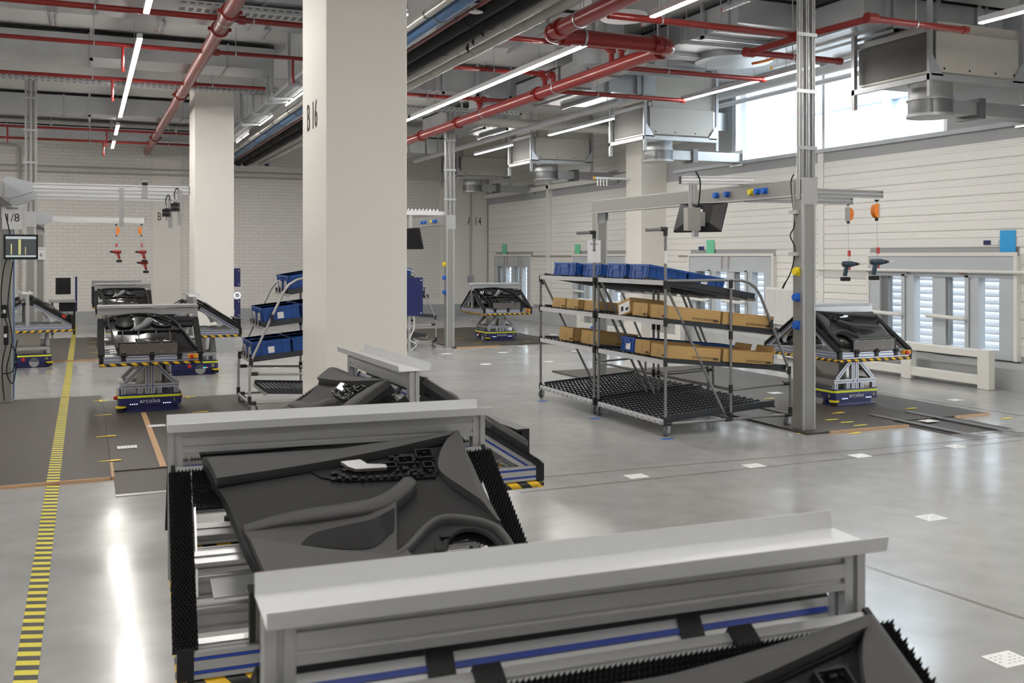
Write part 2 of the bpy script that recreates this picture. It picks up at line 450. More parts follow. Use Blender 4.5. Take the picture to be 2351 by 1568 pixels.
def low_window(i, y0):
    r = empty('window_%d' % (i + 1)); r['kind'] = 'structure'
    P = [y0 + p for p in prof]; zt = 1.41; zb = .48
    fr = MB()
    fr.bx(XW - .05, XW + .10, P[0], P[-1], zt, ZT + .02)                      # head
    fr.bx(XW - .05, XW + .10, P[0], P[-1], ZB0, zb)                          # sill
    fr.bx(XW - .05, XW + .10, P[0], P[1], zb, zt); fr.bx(XW - .05, XW + .10, P[9], P[10], zb, zt)
    fr.bx(XW - .03, XW + .10, P[4] + .03, P[5], zb, zt)
    obj('window_frame', fr, 'frame_bluegrey', parent=r, bevel=.006)
    ed = MB().bx(XW - .065, XW - .05, P[0] - .05, P[-1] + .05, ZT, ZT + .05).bx(XW - .065, XW + .02, P[0] - .05, P[0], ZB0, ZT).bx(XW - .065, XW + .02, P[10], P[10] + .05, ZB0, ZT)
    objs('edge_strip', ed, 'barrier_white', r)
    for a, b in ((P[2], P[3]), (P[6], P[7])):
        w = (b - a)
        m = MB().bx(XW - .06, XW + .06, a, a + w * .38, zb - .02, zt + .03).bx(XW - .03, XW + .06, a + w * .42, a + w * .7, zb, zt).bx(XW - .05, XW + .06, a + w * .74, b, zb - .02, zt + .03)
        objs('mullion', m, 'frame_bluegrey', r)
    dk = MB().bx(XW - .01, XW + .08, P[4], P[4] + .03, zb, zt).bx(XW - .01, XW + .08, P[8], P[9], zb, zt)
    objs('gasket', dk, 'frame_dark', r)
    for a, b in ((P[1], P[2]), (P[3], P[4]), (P[5], P[6]), (P[7], P[8])):
        obj('pane', MB().bx(XW + .04, XW + .046, a, b, zb, zt), 'glass', parent=r)
    z = zb + .02; sl = None
    while z < zt + .35:
        R = Matrix.Rotation(math.radians(-38), 3, 'Y')
        if sl is None:
            sl = mesh('louvre_slat', MB().cb((0, 0, 0), (.150, WW + .6, .008), R), 'slat')
        link('louvre_slat', sl, r, T(XW + .34, y0 + WW / 2, z)); z += .10
    for a in (P[3] - .02, P[7] - .02):
        b = MB().tube([(XW - .07, a, .86), (XW - .10, a, .86), (XW - .11, a + .03, .86), (XW - .11, a + .62, .875)], .028, 10)
        obj('restraint_bar', b, 'barrier_white', parent=r, smooth=40)
    return r
for i, w in enumerate(wins[1:]): low_window(i, w)

# outside: pale clad building and steel frame beyond the clerestory
ow = empty('opposite_building', T(19, 12, 0), 'pale corrugated building facade seen through the high window', 'building')
ob = MB(); ys = [-14 + .35 * i for i in range(80)]
pr = [(0 if i % 2 else -.05, y) for i, y in enumerate(ys)]
ob.prism([(p[0], p[1]) for p in pr] + [(2, ys[-1]), (2, ys[0])], 0, 9)
obj('cladding', ob, 'cladding_out', parent=ow)
for i in range(7):
    obj('window', MB().bx(-.12, -.02, -6 + i * 2.0, -4.7 + i * 2.0, 4.2, 5.0), 'steel_out', parent=ow)
sf = empty('outdoor_canopy', T(14.5, 14, 0), 'pale blue steel beam and posts outside the high window', 'canopy')
obj('beam', MB().bx(-.1, .1, -4, 4, 4.75, 5.05), 'steel_out', parent=sf)
for y in (-3.2, 1.0): obj('post', MB().bx(-.12, .12, y - .1, y + .1, 0, 7), 'steel_out', parent=sf)
obj('brace', MB().tube([(0, -3.2, 7), (0, 1.0, 5.0)], .05, 6), 'steel_out', parent=sf)
tag(obj('ground_outside', MB().bx(11.4, 40, -30, 50, -.3, -.1), 'ground_out'), kind='structure')

# ------------------------------------------------------------------ columns
def column(name, x0, x1, y0, y1, label, mark=None, base=True):
    r = empty(name, T(x0, y0, 0), label, 'column')
    obj('shaft', MB().bx(0, x1 - x0, 0, y1 - y0, 0, 4.72), 'column_paint', parent=r, bevel=.012)
    if base: obj('base_paint', MB().bx(-.004, x1 - x0 + .004, -.004, y1 - y0, 0, .30), 'wall_grey', parent=r)
    return r
cB = column('concrete_column', 1.76, 2.43, 7.85, 8.79, 'wide cream concrete column stencilled B 16 behind the nearest carts')
tb = text_mb('B 16', .33, .001, .66, 1.05)
ob_ = obj('stencil_lettering', tb, 'ink', parent=cB); ob_.matrix_basis = T(-.003, .53, onX(716, 270, 1.76).z) @ RZ(-90)
column('concrete_column', 1.76, 2.43, 18.2, 19.15, 'white concrete column with grey foot behind the robot carts')
cA = column('concrete_column', onY(1472, 500, 17.43).x, XW + .02, 17.43, 18.05, 'white column standing against the clad wall between two windows', base=False)
o_ = obj('stencil_lettering', text_mb('A 15', .22, .001, .55, 1.1), 'ink', parent=cA); o_.matrix_basis = T(-.004, .30, onX(1455, 470, 10.2).z) @ RZ(-90)
for tx, px, py in (('A 14', 1089, 509), ('B 14', 379, 498)):
    p = onY(px, py, YB - .024); o = obj('wall_marking', text_mb(tx, (.33 if tx[0] == 'A' else .30), .001, .62, 1.15), 'ink'); o.location = p
    tag(o, 'black stencilled %s on the white back wall' % ('A 14' if tx[0] == 'A' else 'B 14 half hidden by hanging probes'), 'lettering')
# ------------------------------------------------------------------ ceiling services
def thing1(name, mb, m, label, cat, group=None, smooth=None, bevel=0, parent=None):
    return tag(obj(name, mb, m, smooth=smooth, bevel=bevel), label, cat, group)
def lamp_line(X, z, segs, labels, group, w=.06, dm='light_strip'):
    for (y0, y1), lb in zip(segs, labels):
        r = empty('strip_light', T(X, y0, z), lb, 'strip light', group); L = y1 - y0
        obj('housing', MB().bx(-w / 2, w / 2, 0, L, .012, .07), 'alu_white', parent=r)
        obj('diffuser', MB().bx(-w / 2 + .003, w / 2 - .003, .005, L - .005, 0, .014), dm, parent=r)
        for y in (L * .2, L * .8): obj('hanger_wire', MB().tube([(0, y, .07), (0, y, ZC - z)], .004, 5), 'galva', parent=r)
def Yat(px, py, X, z):      # distance along a lengthwise line from the picture column
    return onX(px, py, X).y
z1 = 4.2; X1 = .58
def seg_rows(rows, X, z):   # rows of the picture -> Y on the line (X, z)
    out = []
    for a, b in rows:
        out.append(tuple(sorted((F_PX * (z - EYE) / (HY - r) - X * sn) / cs for r in (a, b))))
    return out
lamp_line(X1, z1, seg_rows(((-140, 32), (90, 270), (289, 310), (325, 341)), X1, z1) + [(-6, -1.5), (0, 4.5)],
          ['bright strip light running out of the frame at upper left', 'longest bright strip light crossing the red pipes at upper left', 'short bright strip light segment before the last one at upper left', 'last bright strip light segment ending above the back wall',
           'unseen strip light overhead behind the camera', 'unseen strip light overhead left of the camera'], 'strip lights of the left aisle')  # the two overhead lamps are unseen, kept for their light
X2, z2 = 5.03, 4.0
s2 = [(onX(1352, 100, X2).y, onX(941, 275, X2).y), (onX(1640, 0, X2).y - 1.6, onX(1497, 38, X2).y), (16.0, 24.5), (-6, -1.5), (0, 4.0)]
lamp_line(X2, z2, s2, ['long bright strip light beside the red main pipe right of the column', 'bright strip light leaving the top edge above the flat duct', 'strip light hidden behind the wide column', 'unseen strip light behind the camera on the middle line', 'unseen strip light over the near carts on the middle line'], 'strip lights of the middle aisle')  # last three lamps are unseen, needed only for lighting
X3, z3 = 8.15, 4.0
s3 = [(onX(1175, 337, X3).y, onX(1091, 357, X3).y), (onX(1408, 272, X3).y, onX(1261, 312, X3).y), (onX(1840, 150, X3).y - .3, onX(1567, 231, X3).y), (onX(2250, 47, X3).y - 3.5, onX(2250, 47, X3).y), (-4, 1.0)]
lamp_line(X3, z3, s3, ['farthest short strip light by the row of ventilation boxes', 'strip light slanting before the second farthest ventilation box', 'strip light in front of the high window', 'strip light at the top right corner of the frame', 'unseen strip light behind the camera near the right wall'], 'strip lights along the right wall')  # the lamp behind the camera is unseen and serves the lighting
for k, X in enumerate((-4.0, -8.5)):  # unseen lamp rows outside the frame, put in to light the hall
    lamp_line(X, 4.2, [(-7, -1), (0, 6), (7, 13), (14, 20), (21, 26)], ['unseen strip light %s in the %s row beyond the left edge' % (q, ('near', 'far')[k]) for q in ('behind the camera', 'level with the camera', 'level with the brown boards', 'level with station six', 'by the back wall')], 'unseen strip lights of the hall beyond the left edge')
# cable tray with lamp strip on its right edge
def perf_tray(name, x0, x1, y0, y1, z, label, h=.06, axis='y'):
    r = empty(name, None, label, 'cable tray')
    if axis == 'y':
        obj('tray_floor', MB().bx(x0, x1, y0, y1, z, z + .004), 'galva', parent=r)
        for x in (x0, x1): obj('side_rail', MB().bx(x - .004, x + .004, y0, y1, z, z + h), 'galva', parent=r)
        b = MB(); y = y0
        while y < y1:
            for t in (.1, .28, .72, .9): b.bx(x0 + (x1 - x0) * t - .01, x0 + (x1 - x0) * t + .01, y, y + .05, z - .002, z)
            y += .085
        q = obj('perforation', b, 'galva_dark', parent=r); q['kind'] = 'stuff'
    else:
        obj('tray_floor', MB().bx(x0, x1, y0, y1, z, z + .004), 'galva', parent=r)
        for y in (y0, y1): obj('side_rail', MB().bx(x0, x1, y - .004, y + .004, z, z + h), 'galva', parent=r)
        b = MB(); x = x0
        while x < x1: b.bx(x, x + .05, y0 - .007, y0 - .004, z + h * .35, z + h * .6); b.bx(x, x + .05, y0 + (y1 - y0) * .3, y0 + (y1 - y0) * .7, z - .002, z); x += .09
        q = obj('perforation', b, 'galva_dark', parent=r); q['kind'] = 'stuff'
    return r
zt = 4.15
tr = perf_tray('cable_tray', 1.08 * (zt - EYE) + .04, 1.185 * (zt - EYE) + .04, 9.5, 26.5, zt, 'perforated galvanised cable tray running to the back left of the pipes')
xa, xb = 1.08 * (zt - EYE) + .04, 1.185 * (zt - EYE) + .04
for y in [onX(px, 200, xa).y for px in (560, 588, 622, 672)] + [15.5, 12.5, 10.5]:
    obj('bracket', MB().bx(xa - .07, xa - .03, y - .02, y + .02, zt - .05, ZC).add([(xa - .05, y - .03, zt - .008), (xa - .05, y + .03, zt - .008), (xb + .05, y + .03, zt - .008), (xb + .05, y - .03, zt - .008), (xa - .05, y - .03, zt - .07), (xa - .05, y + .03, zt - .07), (xb + .05, y + .03, zt - .02), (xb + .05, y - .03, zt - .02)],
        [(0, 1, 2, 3), (7, 6, 5, 4), (0, 3, 7, 4), (1, 5, 6, 2), (0, 4, 5, 1), (3, 2, 6, 7)]), 'galva', parent=tr)
lamp_line(xb + .03, zt - .03, [(onX(p1, 200, xb).y, onX(p0, 200, xb).y) for p0, p1 in ((540, 551), (554, 567), (592, 621), (652, 677), (678, 700))] + [(9.6, 12.0)],
          ['tiny strip light at the far end of the cable tray', 'second farthest strip light under the cable tray', 'middle strip light along the cable tray edge', 'near strip light along the cable tray edge', 'strip light on the cable tray meeting the wide column', 'strip light on the cable tray behind the wide column'], 'strip lights under the cable tray', w=.022, dm='light_strip_thin')
# the pipe bundle
zp = 4.2; hp = zp - EYE
def pipe(name, X, z, r, m, label, y0=6.0, y1=YB, rings=None, clampm='galva_dark', n=14):
    e = empty(name, T(X, 0, z), label, 'pipe', 'pipes of the bundle over the middle')
    obj('pipe_run', MB().tube([(0, y0, 0), (0, (y0 + y1) / 2, 0), (0, y1, 0)], r, n), m, parent=e, smooth=50)
    y = y0 + .8
    while y < y1 - .5:
        obj('pipe_ring', MB().lathe([(r + .001, -.02), (r + .006, -.02), (r + .006, .02), (r + .001, .02)], (0, y, 0), n, 'y'), clampm, parent=e); y += 1.5
    for y in (y0 + 1, (y0 + y1) / 2, y1 - 2): obj('hanger_rod', MB().tube([(0, y, r), (0, y, ZC - z)], .006, 5), 'galva', parent=e)
    return e
pipe('steel_pipe', 1.300 * hp, zp, .045, 'silver_pipe', 'thin silver pipe, leftmost of the pipe bundle beside the column')
pipe('water_pipe', 1.357 * hp, zp, .075, 'blue_pipe', 'blue painted pipe in the bundle beside the column')
pipe('sprinkler_branch_pipe', 1.432 * hp, zp - .02, .022, 'red_dull', 'thin red pipe between blue and black pipes')
pipe('insulated_pipe', 1.490 * hp, zp, .085, 'black_foam', 'black foam insulated pipe next to the thin red pipe', clampm='black_rubber')
pipe('insulated_pipe', 1.574 * hp, zp, .095, 'black_foam', 'thicker black foam insulated pipe next to the grey pipes', clampm='black_rubber')
pipe('waste_pipe', 1.660 * hp, zp, .065, 'grey_pipe', 'inner grey plastic pipe between black pipe and outer grey pipe', clampm='grey_pipe')
pipe('waste_pipe', 1.745 * hp, zp, .065, 'grey_pipe', 'outer grey plastic pipe, rightmost of the pipe bundle', clampm='grey_pipe')
# flange-like insulation tatters
tt = MB()
for px, py, s in ((1070, 92, .09), (1083, 80, .07), (1105, 62, .06)):
    p = onX(px, py, 1.574 * hp)
    tt.add([p + Vector((0, -s, -.05)), p + Vector((.02, s * .3, -.04)), p + Vector((.03, 0, -.04 - s * 1.2)), p + Vector((-.02, -s * .4, -.04 - s * .7))], [(0, 1, 2), (0, 2, 3), (1, 0, 3), (2, 1, 3)])
thing1('insulation_scrap', tt, 'black_foam', 'torn scraps hanging from the thicker black insulated pipe', 'insulation')
p = onX(1093, 15, 1.432 * hp)
thing1('sprinkler_rosette', MB().lathe([(.001, .0), (.07, 0), (.07, .008), (.02, .012), (.02, .04), (.001, .04)], (p.x, p.y, p.z - .06), 18), 'alu_white', 'white round sprinkler plate under the thin red pipe', 'sprinkler')

# red sprinkler mains along the hall
def coupling(r): return MB().lathe([(r, -.05), (r + .022, -.05), (r + .022, .05), (r, .05)], (0, 0, 0), 14, 'y').bx(-r - .05, -r - .005, -.03, .03, -.02, .02).bx(r + .005, r + .05, -.03, .03, -.02, .02)
def main_pipe(name, X, z, y0, y1, r, m, label, cups, hang):
    e = empty(name, T(X, 0, z), label, 'pipe')
    obj('pipe_run', MB().tube([(0, y0, 0), (0, (y0 + y1) / 2, 0), (0, y1, 0)], r, 18), m, parent=e, smooth=50)
    cm = mesh('coupling', coupling(r), 'red_pipe', 40)
    for y in cups: link('coupling', cm, e, T(0, y, 0))
    for y in hang:
        obj('hanger', MB().lathe([(r + .002, -.012), (r + .007, -.012), (r + .007, .012), (r + .002, .012)], (0, y, 0), 16, 'y').tube([(0, y, r), (0, y, ZC - z)], .007, 5), 'galva', parent=e)
    return e
hl = 2.65; XM1 = .545 * hl; zM1 = EYE + hl
yr = lambda r, X, z: (F_PX * (z - EYE) / (HY - r) - X * sn) / cs
m1 = main_pipe('sprinkler_main', XM1, zM1, 8, YB, .082, 'red_dull', 'thick red sprinkler main pipe at upper left running to the back wall',
          [yr(r, XM1, zM1) for r in (28, 68, 218, 316)], [yr(r, XM1, zM1) for r in (45, 210)])
obj('wall_sleeve', MB().lathe([(.085, 0), (.115, 0), (.115, .3), (.085, .3)], (0, YB - .3, 0), 16, 'y'), 'white_paint', parent=m1, smooth=40)
hr = 2.35; zM2 = EYE + hr; XM2 = 2.57 * hr; XM3 = 1.92 * hr; YJ = 9.55
m2 = main_pipe('sprinkler_main', XM2, zM2, YJ + .2, 26.8, .085, 'red_pipe', 'thick red sprinkler main pipe right of the column with a sideways jog',
          [onX(px, 250, XM2).y for px in (1235, 1052, 968)] + [YJ + .28], [onX(px, 250, XM2).y for px in (1510, 1278, 1112)])
def elbow(c, a0, R, r, n=9):
    b = MB(); pts = [(c[0] + R * math.cos(a0 + math.pi / 2 * k / n), c[1] + R * math.sin(a0 + math.pi / 2 * k / n), 0) for k in range(n + 1)]
    return b.tube(pts, r, 16)
dX = XM3 - XM2
obj('elbow', elbow((-.14, YJ + .14), -math.pi / 2, .14, .095), 'red_pipe', parent=m2, smooth=50)
obj('cross_run', MB().tube([(-.14, YJ, 0), (dX + .14, YJ, 0)], .085, 18), 'red_pipe', parent=m2, smooth=50)
obj('elbow', elbow((dX + .14, YJ - .14), math.pi / 2, .14, .095), 'red_pipe', parent=m2, smooth=50)
obj('near_run', MB().tube([(dX, YJ - .14, 0), (dX, 3.0, 0)], .085, 18), 'red_pipe', parent=m2, smooth=50)
for x in (-.2, dX + .2):
    cpl = link('coupling', mesh('coupling', coupling(.085), 'red_pipe', 40), m2, T(x, YJ, 0) @ RZ(90))
link('coupling', bpy.data.meshes['coupling.002'] if 'coupling.002' in bpy.data.meshes else mesh('coupling', coupling(.085), 'red_pipe', 40), m2, T(dX, YJ - .3, 0))
for y, x in ((YJ - .75, dX), (YJ, dX + .42)):
    R = RZ(0) if x == dX else RZ(90)
    h = obj('hanger', MB().lathe([(.088, -.012), (.094, -.012), (.094, .012), (.088, .012)], (0, 0, 0), 16, 'y').tube([(0, 0, .09), (0, 0, ZC - zM2)], .007, 5), 'galva', parent=m2)
    h.matrix_basis = T(x, y, 0) @ R

# red branch pipes across the hall: (column, row) picture points of both ends and the height of the run
def branch(p, q, z, label, r=.028, drops=(), risers=(), ends=False, x0=None, x1=None):
    a = onZ(p[0], p[1], z); b = onZ(q[0], q[1], z); Y = (a.y + b.y) / 2
    xa, xb = (a.x if x0 is None else x0), (b.x if x1 is None else x1)
    e = empty('sprinkler_branch', T(0, Y, z), label, 'pipe', 'red sprinkler branch pipes across the hall')
    obj('pipe_run', MB().tube([(xa, 0, 0), ((xa + xb) / 2, 0, 0), (xb, 0, 0)], r, 12), 'red_pipe', parent=e, smooth=50)
    x = xa + .6
    while x < xb:
        obj('hanger', MB().lathe([(r + .002, -.008), (r + .005, -.008), (r + .005, .008), (r + .002, .008)], (x, 0, 0), 12, 'x').tube([(x, 0, r), (x, 0, ZC - z)], .005, 5), 'galva', parent=e); x += 1.7
    for px in drops:
        x = onY(px, 200, Y).x
        obj('sprinkler_drop', MB().tube([(x, 0, 0), (x, 0, -.20), (x, -.03, -.28)], .018, 8).lathe([(.022, -.06), (.022, 0)], (x, -.03, -.28), 8), 'red_pipe', parent=e, smooth=50)
    for px in risers:
        x = onY(px, 200, Y).x
        obj('coupling', MB().lathe([(r, -.04), (r + .02, -.04), (r + .02, .04), (r, .04)], (x, 0, 0), 12, 'x'), 'red_pipe', parent=e)
    if ends: obj('end_cap', MB().lathe([(r + .006, -.03), (r + .006, .03)], (xb, 0, 0), 12, 'x'), 'red_pipe', parent=e)
    return e, Y, xb
XR = 2.5
zb_ = 4.33
branch((0, 5), (690, 50), zb_ + .1, 'nearest red branch pipe at upper left passing above the main', .035, x0=-9, risers=(555,), x1=2.7)
branch((0, 86), (690, 131), zb_, 'red branch pipe with a sprinkler drop, second from the top left', x0=-9, drops=(282, 672), risers=(497,), x1=2.8)
branch((0, 170), (635, 200), zb_, 'red branch pipe in front of the white column top', x0=-9, drops=(258,), risers=(445,), x1=2.6)
branch((0, 291), (428, 305), zb_, 'thin far red branch pipe, upper of the far pair at left', .026, x0=-9, drops=(17, 245), x1=3.0)
branch((0, 318), (428, 330), zb_, 'farthest red branch pipe above the back wall at left', .026, x0=-9, drops=(238,), x1=3.2)
branch((1163, 87), (1391, 107), 4.22, 'red branch pipe ending above the main pipe left of its jog', .032, risers=(1400,), x1=None)
branch((1036, 154), (1250, 169), 4.25, 'red branch pipe behind the strip light joining the main pipe', .032, risers=(1243, 1265))
branch((900, 213), (1310, 243), 4.28, 'red branch pipe crossing the far end of the strip light', .030, risers=(1095, 1110))
branch((1440, 155), (1748, 184), 4.0, 'red branch pipe under the grey duct ending near the high window', .032, ends=True)
branch((1285, 210), (1567, 231), 4.0, 'short red branch pipe ending at the strip light before the boxes', .032, ends=True)
branch((1400, 33), (1838, 84), 4.05, 'red branch pipe along the flat duct ending at the energy column', .036, risers=(1838,))
branch((1720, 120), (1925, 141), 3.95, 'red branch pipe in front of the high window', .036, ends=True)
branch((2000, 42), (2212, 70), 4.05, 'red branch pipe under the duct at upper right', .036, ends=True)
ab = empty('sprinkler_offset', None, 'diagonal red offset pipe linking two branches beside the energy column', 'pipe')
p1, p2, p3, p4 = onZ(1720, 120, 3.95), onZ(1838, 84, 4.02), onZ(1860, 75, 4.05), onZ(2000, 42, 4.05)
obj('pipe_run', MB().tube([p1, p2], .036, 12), 'red_pipe', parent=ab, smooth=50)
obj('far_run', MB().tube([p2, p4], .036, 12), 'red_pipe', parent=ab, smooth=50)
for q in (p1, p2, p4): obj('coupling', MB().lathe([(.03, -.06), (.055, -.06), (.055, .06), (.03, .06)], q, 12, 'x'), 'red_pipe', parent=ab)
# risers joining branches to the right main
rs = empty('sprinkler_riser', None, 'red twin riser pipes standing on the main pipe right of the column', 'pipe')
for px, py0, py1 in ((1404, 112, 150), (1428, 108, 135), (1251, 175, 205), (1271, 172, 192), (1101, 232, 252)):
    a = onX(px, py0, XM2); b = onX(px, py1, XM2)
    obj('riser', MB().tube([a, (a + b) / 2, (b.x, b.y, zM2)], .035, 12), 'red_pipe', parent=rs, smooth=50)
    obj('coupling', MB().lathe([(.035, -.03), (.055, -.03), (.055, .03), (.035, .03)], (a.x, a.y, a.z - .03), 12), 'red_pipe', parent=rs)

# rectangular ducts
def duct(x0, x1, y0, y1, z0, z1, label, axis='x', step=1.2, m='galva', group='galvanised rectangular ducts'):
    e = empty('air_duct', T(x0, y0, z0), label, 'duct', group)
    L, D, Hh = x1 - x0, y1 - y0, z1 - z0
    obj('duct_body', MB().bx(0, L, 0, D, 0, Hh), m, parent=e)
    n = max(1, int((L if axis == 'x' else D) / step))
    for i in range(n + 1):
        t = (i + .35) / (n + .7)
        if axis == 'x': b = MB().bx(L * t - .015, L * t + .015, -.02, D + .02, -.02, Hh + .02)
        else: b = MB().bx(-.02, L + .02, D * t - .015, D * t + .015, -.02, Hh + .02)
        obj('flange', b, 'galva_dull', parent=e)
    for t in (.2, .5, .8):
        if axis == 'x':
            b = MB().bx(L * t - .02, L * t + .02, -.06, -.025, -.06, ZC - z0).bx(L * t - .02, L * t + .02, -.06, D + .06, -.06, -.022)
        else:
            b = MB().bx(-.06, -.025, D * t - .02, D * t + .02, -.06, ZC - z0).bx(-.06, L + .06, D * t - .02, D * t + .02, -.06, -.022)
        objs('hanger_channel', b, 'galva', e)
    obj('top_strip', MB().bx(-.01, L + .01, -.012, D + .01, Hh, Hh + .03), 'black_rubber', parent=e)  # black strip along the duct top
    return e
duct(-10, 2.6, 15.2, 16.0, 4.5, 4.82, 'galvanised duct across the upper left with black top strip behind the second red branch', step=2.0)
duct(-10, 2.6, 21.3, 22.0, 4.5, 4.84, 'galvanised duct across the left in front of the white column', step=2.2)
duct(-10, 3.2, 25.2, 25.9, 4.45, 4.7, 'farthest galvanised duct above the back wall at left', step=2.2)
duct(-10, 2.7, 11.6, 13.1, 4.62, 4.86, 'wide flat galvanised duct at the top left edge', step=2.5)
duct(5.0, 7.0, 15.5, 16.2, 4.42, 4.80, 'galvanised duct behind the right strip light above the perforated tray', step=.7)
duct(4.4, 6.6, 11.6, 12.9, 4.62, 4.86, 'flat pale duct between the grey pipes and the red jog', step=.9)
duct(6.6, 8.3, 13.6, 15.2, 4.25, 4.55, 'pale flat duct under the second red branch before the second ventilation box', step=.8)
duct(6.4, 8.0, 18.2, 19.6, 4.25, 4.52, 'flat duct before the third ventilation box', step=.8)
duct(5.4, 8.0, 22.6, 23.6, 4.15, 4.5, 'long duct crossing before the farthest ventilation box', step=.8)
duct(8.2, 10.4, 8.9, 10.6, 4.36, 4.72, 'wide pale duct above the nearest ventilation box', step=.9)
duct(7.2, 8.3, 9.9, 13.4, 4.50, 4.80, 'flat duct stiffened by channels beside the energy column', axis='y', step=.55)
# angled duct link, round plenums
pl_ = onX(1600, 160, 6.9)
e = empty('angled_duct', None, 'dark galvanised duct slanting up between two flat ducts', 'duct')
a, b = Vector((6.75, 11.3, 4.45)), Vector((6.75, 13.57, 4.36))
obj('duct_body', MB().sweep(a, b, SQ(.5, .28)), 'galva_dull', parent=e)
for t in (.1, .5, .9): obj('flange', MB().sweep(a + (b - a) * t, a + (b - a) * (t + .012), SQ(.54, .32)), 'galva_dark', parent=e)
for (x, y, z, r, h, lb) in ((8.35, 11.6, 4.42, .52, .4, 'large round duct plenum at the top beside the energy column'), (6.6, 12.4, 4.35, .33, .4, 'round duct plenum behind the red main below its elbow'), (6.3, 15.8, 4.2, .3, .3, 'small round duct plenum behind the red riser')):
    e = empty('round_plenum', T(x, y, z), lb, 'duct', 'round duct plenums')
    obj('drum', MB().lathe([(r, 0), (r, h)], n=28), 'galva', parent=e, smooth=40)
    obj('rim', MB().lathe([(r + .002, -.004), (r + .015, -.004), (r + .015, .02), (r + .002, .02)], n=28), 'galva', parent=e, smooth=40)
# fan outlet near the top
p = onZ(1432, 46, 4.4); e = empty('ceiling_diffuser', T(p.x, p.y, 4.40), 'round white swirl air outlet behind the red pipe at the top', 'air outlet')
obj('neck', MB().bx(-.27, .27, -.27, .27, .06, .4), 'galva_dull', parent=e)
obj('ring', MB().lathe([(.20, 0), (.27, .01), (.27, .06), (.20, .06)], n=28), 'white', parent=e, smooth=40)
for k in range(14):
    obj('blade', MB().cb((.12, 0, .03), (.15, .03, .004), Matrix.Rotation(.5, 3, 'X')).xf(RZ(k * 360 / 14)), 'white', parent=e)
obj('hub', MB().lathe([(.001, .01), (.05, .015), (.05, .05)], n=16), 'white', parent=e)
# cross cable trays and channels
perf_tray('cable_tray', -9, 2.9, 16.9, 17.1, 4.42, 'perforated cable tray across the left under the duct', axis='x')
perf_tray('cable_tray', 4.6, 7.4, 16.9, 17.2, 4.32, 'perforated cable tray across the right behind the strip light', axis='x')
perf_tray('cable_tray', 1.0, 2.95, 11.75, 12.15, 4.53, 'wide perforated cable tray at the top left edge', axis='x')
random.seed(11)
spots = [(126, 50), (375, 68), (612, 80), (113, 45), (362, 62), (118, 292), (405, 300), (1500, 50), (1690, 15)]
for i, (px, py) in enumerate(spots):
    p = onZ(px, py, 4.55)
    e = empty('strut_channel', T(p.x, p.y, 4.55), ['perforated strut with red end hanging left of the bright strip light', 'perforated strut with red end right of the bright strip light', 'perforated strut with red end beside the wide column', 'plain strut beside the leftmost red-ended strut', 'plain strut beside the second red-ended strut', 'small strut over the far red branch at left', 'small strut right of the far main pipe', 'channel under the flat duct at the top', 'channel beside the round plenum at the top'][i], 'strut', 'strut channels under the ceiling')
    L = .5
    obj('channel', MB().bx(-.02, .02, -L / 2, L / 2, 0, .04), 'galva', parent=e)
    q = MB()
    for k in range(6): q.bx(-.008, .008, -L / 2 + .04 + k * .08, -L / 2 + .075 + k * .08, -.002, 0)
    obj('slots', q, 'galva_dark', parent=e)['kind'] = 'stuff'
    obj('end_cap', MB().bx(-.022, .022, L / 2, L / 2 + .012, -.002, .042), 'red', parent=e)
    obj('rod', MB().tube([(0, 0, .04), (0, 0, ZC - 4.55)], .006, 5), 'galva', parent=e)
# flat channels on the big duct by the window
for i, (x, y) in enumerate(((7.75, 10.15), (7.75, 10.9), (7.75, 11.7), (7.75, 12.4), (7.75, 13.0))):
    e = empty('duct_support', T(x, y, 4.43), 'cross channel under the flat duct, %s from the camera' % ('first', 'second', 'third', 'fourth', 'last')[i], 'support', 'cross channels under the flat duct')
    obj('channel', MB().bx(-.68, .68, -.03, .03, 0, .05), 'galva_dull', parent=e)
    for sx in (-.63, .63): obj('rod', MB().tube([(sx, 0, .05), (sx, 0, ZC - 4.43)], .007, 5), 'galva', parent=e)
# white pipes and foil bends on the right
def ypipe(name, X, z, y0, y1, r, m, label):
    e = empty(name, T(X, y0, z), label, 'pipe'); obj('pipe_run', MB().tube([(0, 0, 0), (0, (y1 - y0) / 2, 0), (0, y1 - y0, 0)], r, 14), m, parent=e, smooth=50)
    for y in (.4, (y1 - y0) / 2, y1 - y0 - .4): obj('hanger_rod', MB().tube([(0, y, r), (0, y, ZC - z)], .005, 5), 'galva', parent=e)
    return e
p = onX(1090, 330, 7.3); ypipe('white_pipe', 7.3, p.z, p.y - 6, p.y + 4, .05, 'alu_white', 'thin white pipe below the far main pipe')
p = onX(1640, 225, 10.35); ypipe('conduit_pipe', 10.35, p.z, 9.6, 16.8, .07, 'alu_white', 'long white conduit pipe in front of the high window')
p = onX(1640, 195, 9.9); ypipe('conduit_pipe', 10.5, 4.40, 10.7, 17.3, .04, 'alu_white', 'upper white conduit in front of the high window')
e = empty('foil_pipe', None, 'foil wrapped pipe with a square loop by the far main', 'pipe')
Yf = 20.5; A = [onY(px, py, Yf) for px, py in ((940, 268), (1060, 278), (1145, 283), (1146, 316), (1095, 318))]
obj('pipe_run', MB().tube([A[0], A[1], A[2] + Vector((-.12, 0, 0)), A[2] + Vector((-.03, 0, -.03)), A[2] + Vector((0, 0, -.12)), A[3] + Vector((0, 0, .12)), A[3] + Vector((-.03, 0, .03)), A[3] + Vector((-.12, 0, 0)), A[4]], .06, 12), 'foil', parent=e, smooth=50)
B = [onY(px, py, Yf) for px, py in ((1120, 283), (1120, 316))]
obj('link', MB().tube([B[0], B[1]], .045, 10), 'foil', parent=e, smooth=50)
A = [onY(px, py, 17.6) for px, py in ((1060, 275), (1270, 290), (1400, 298))]
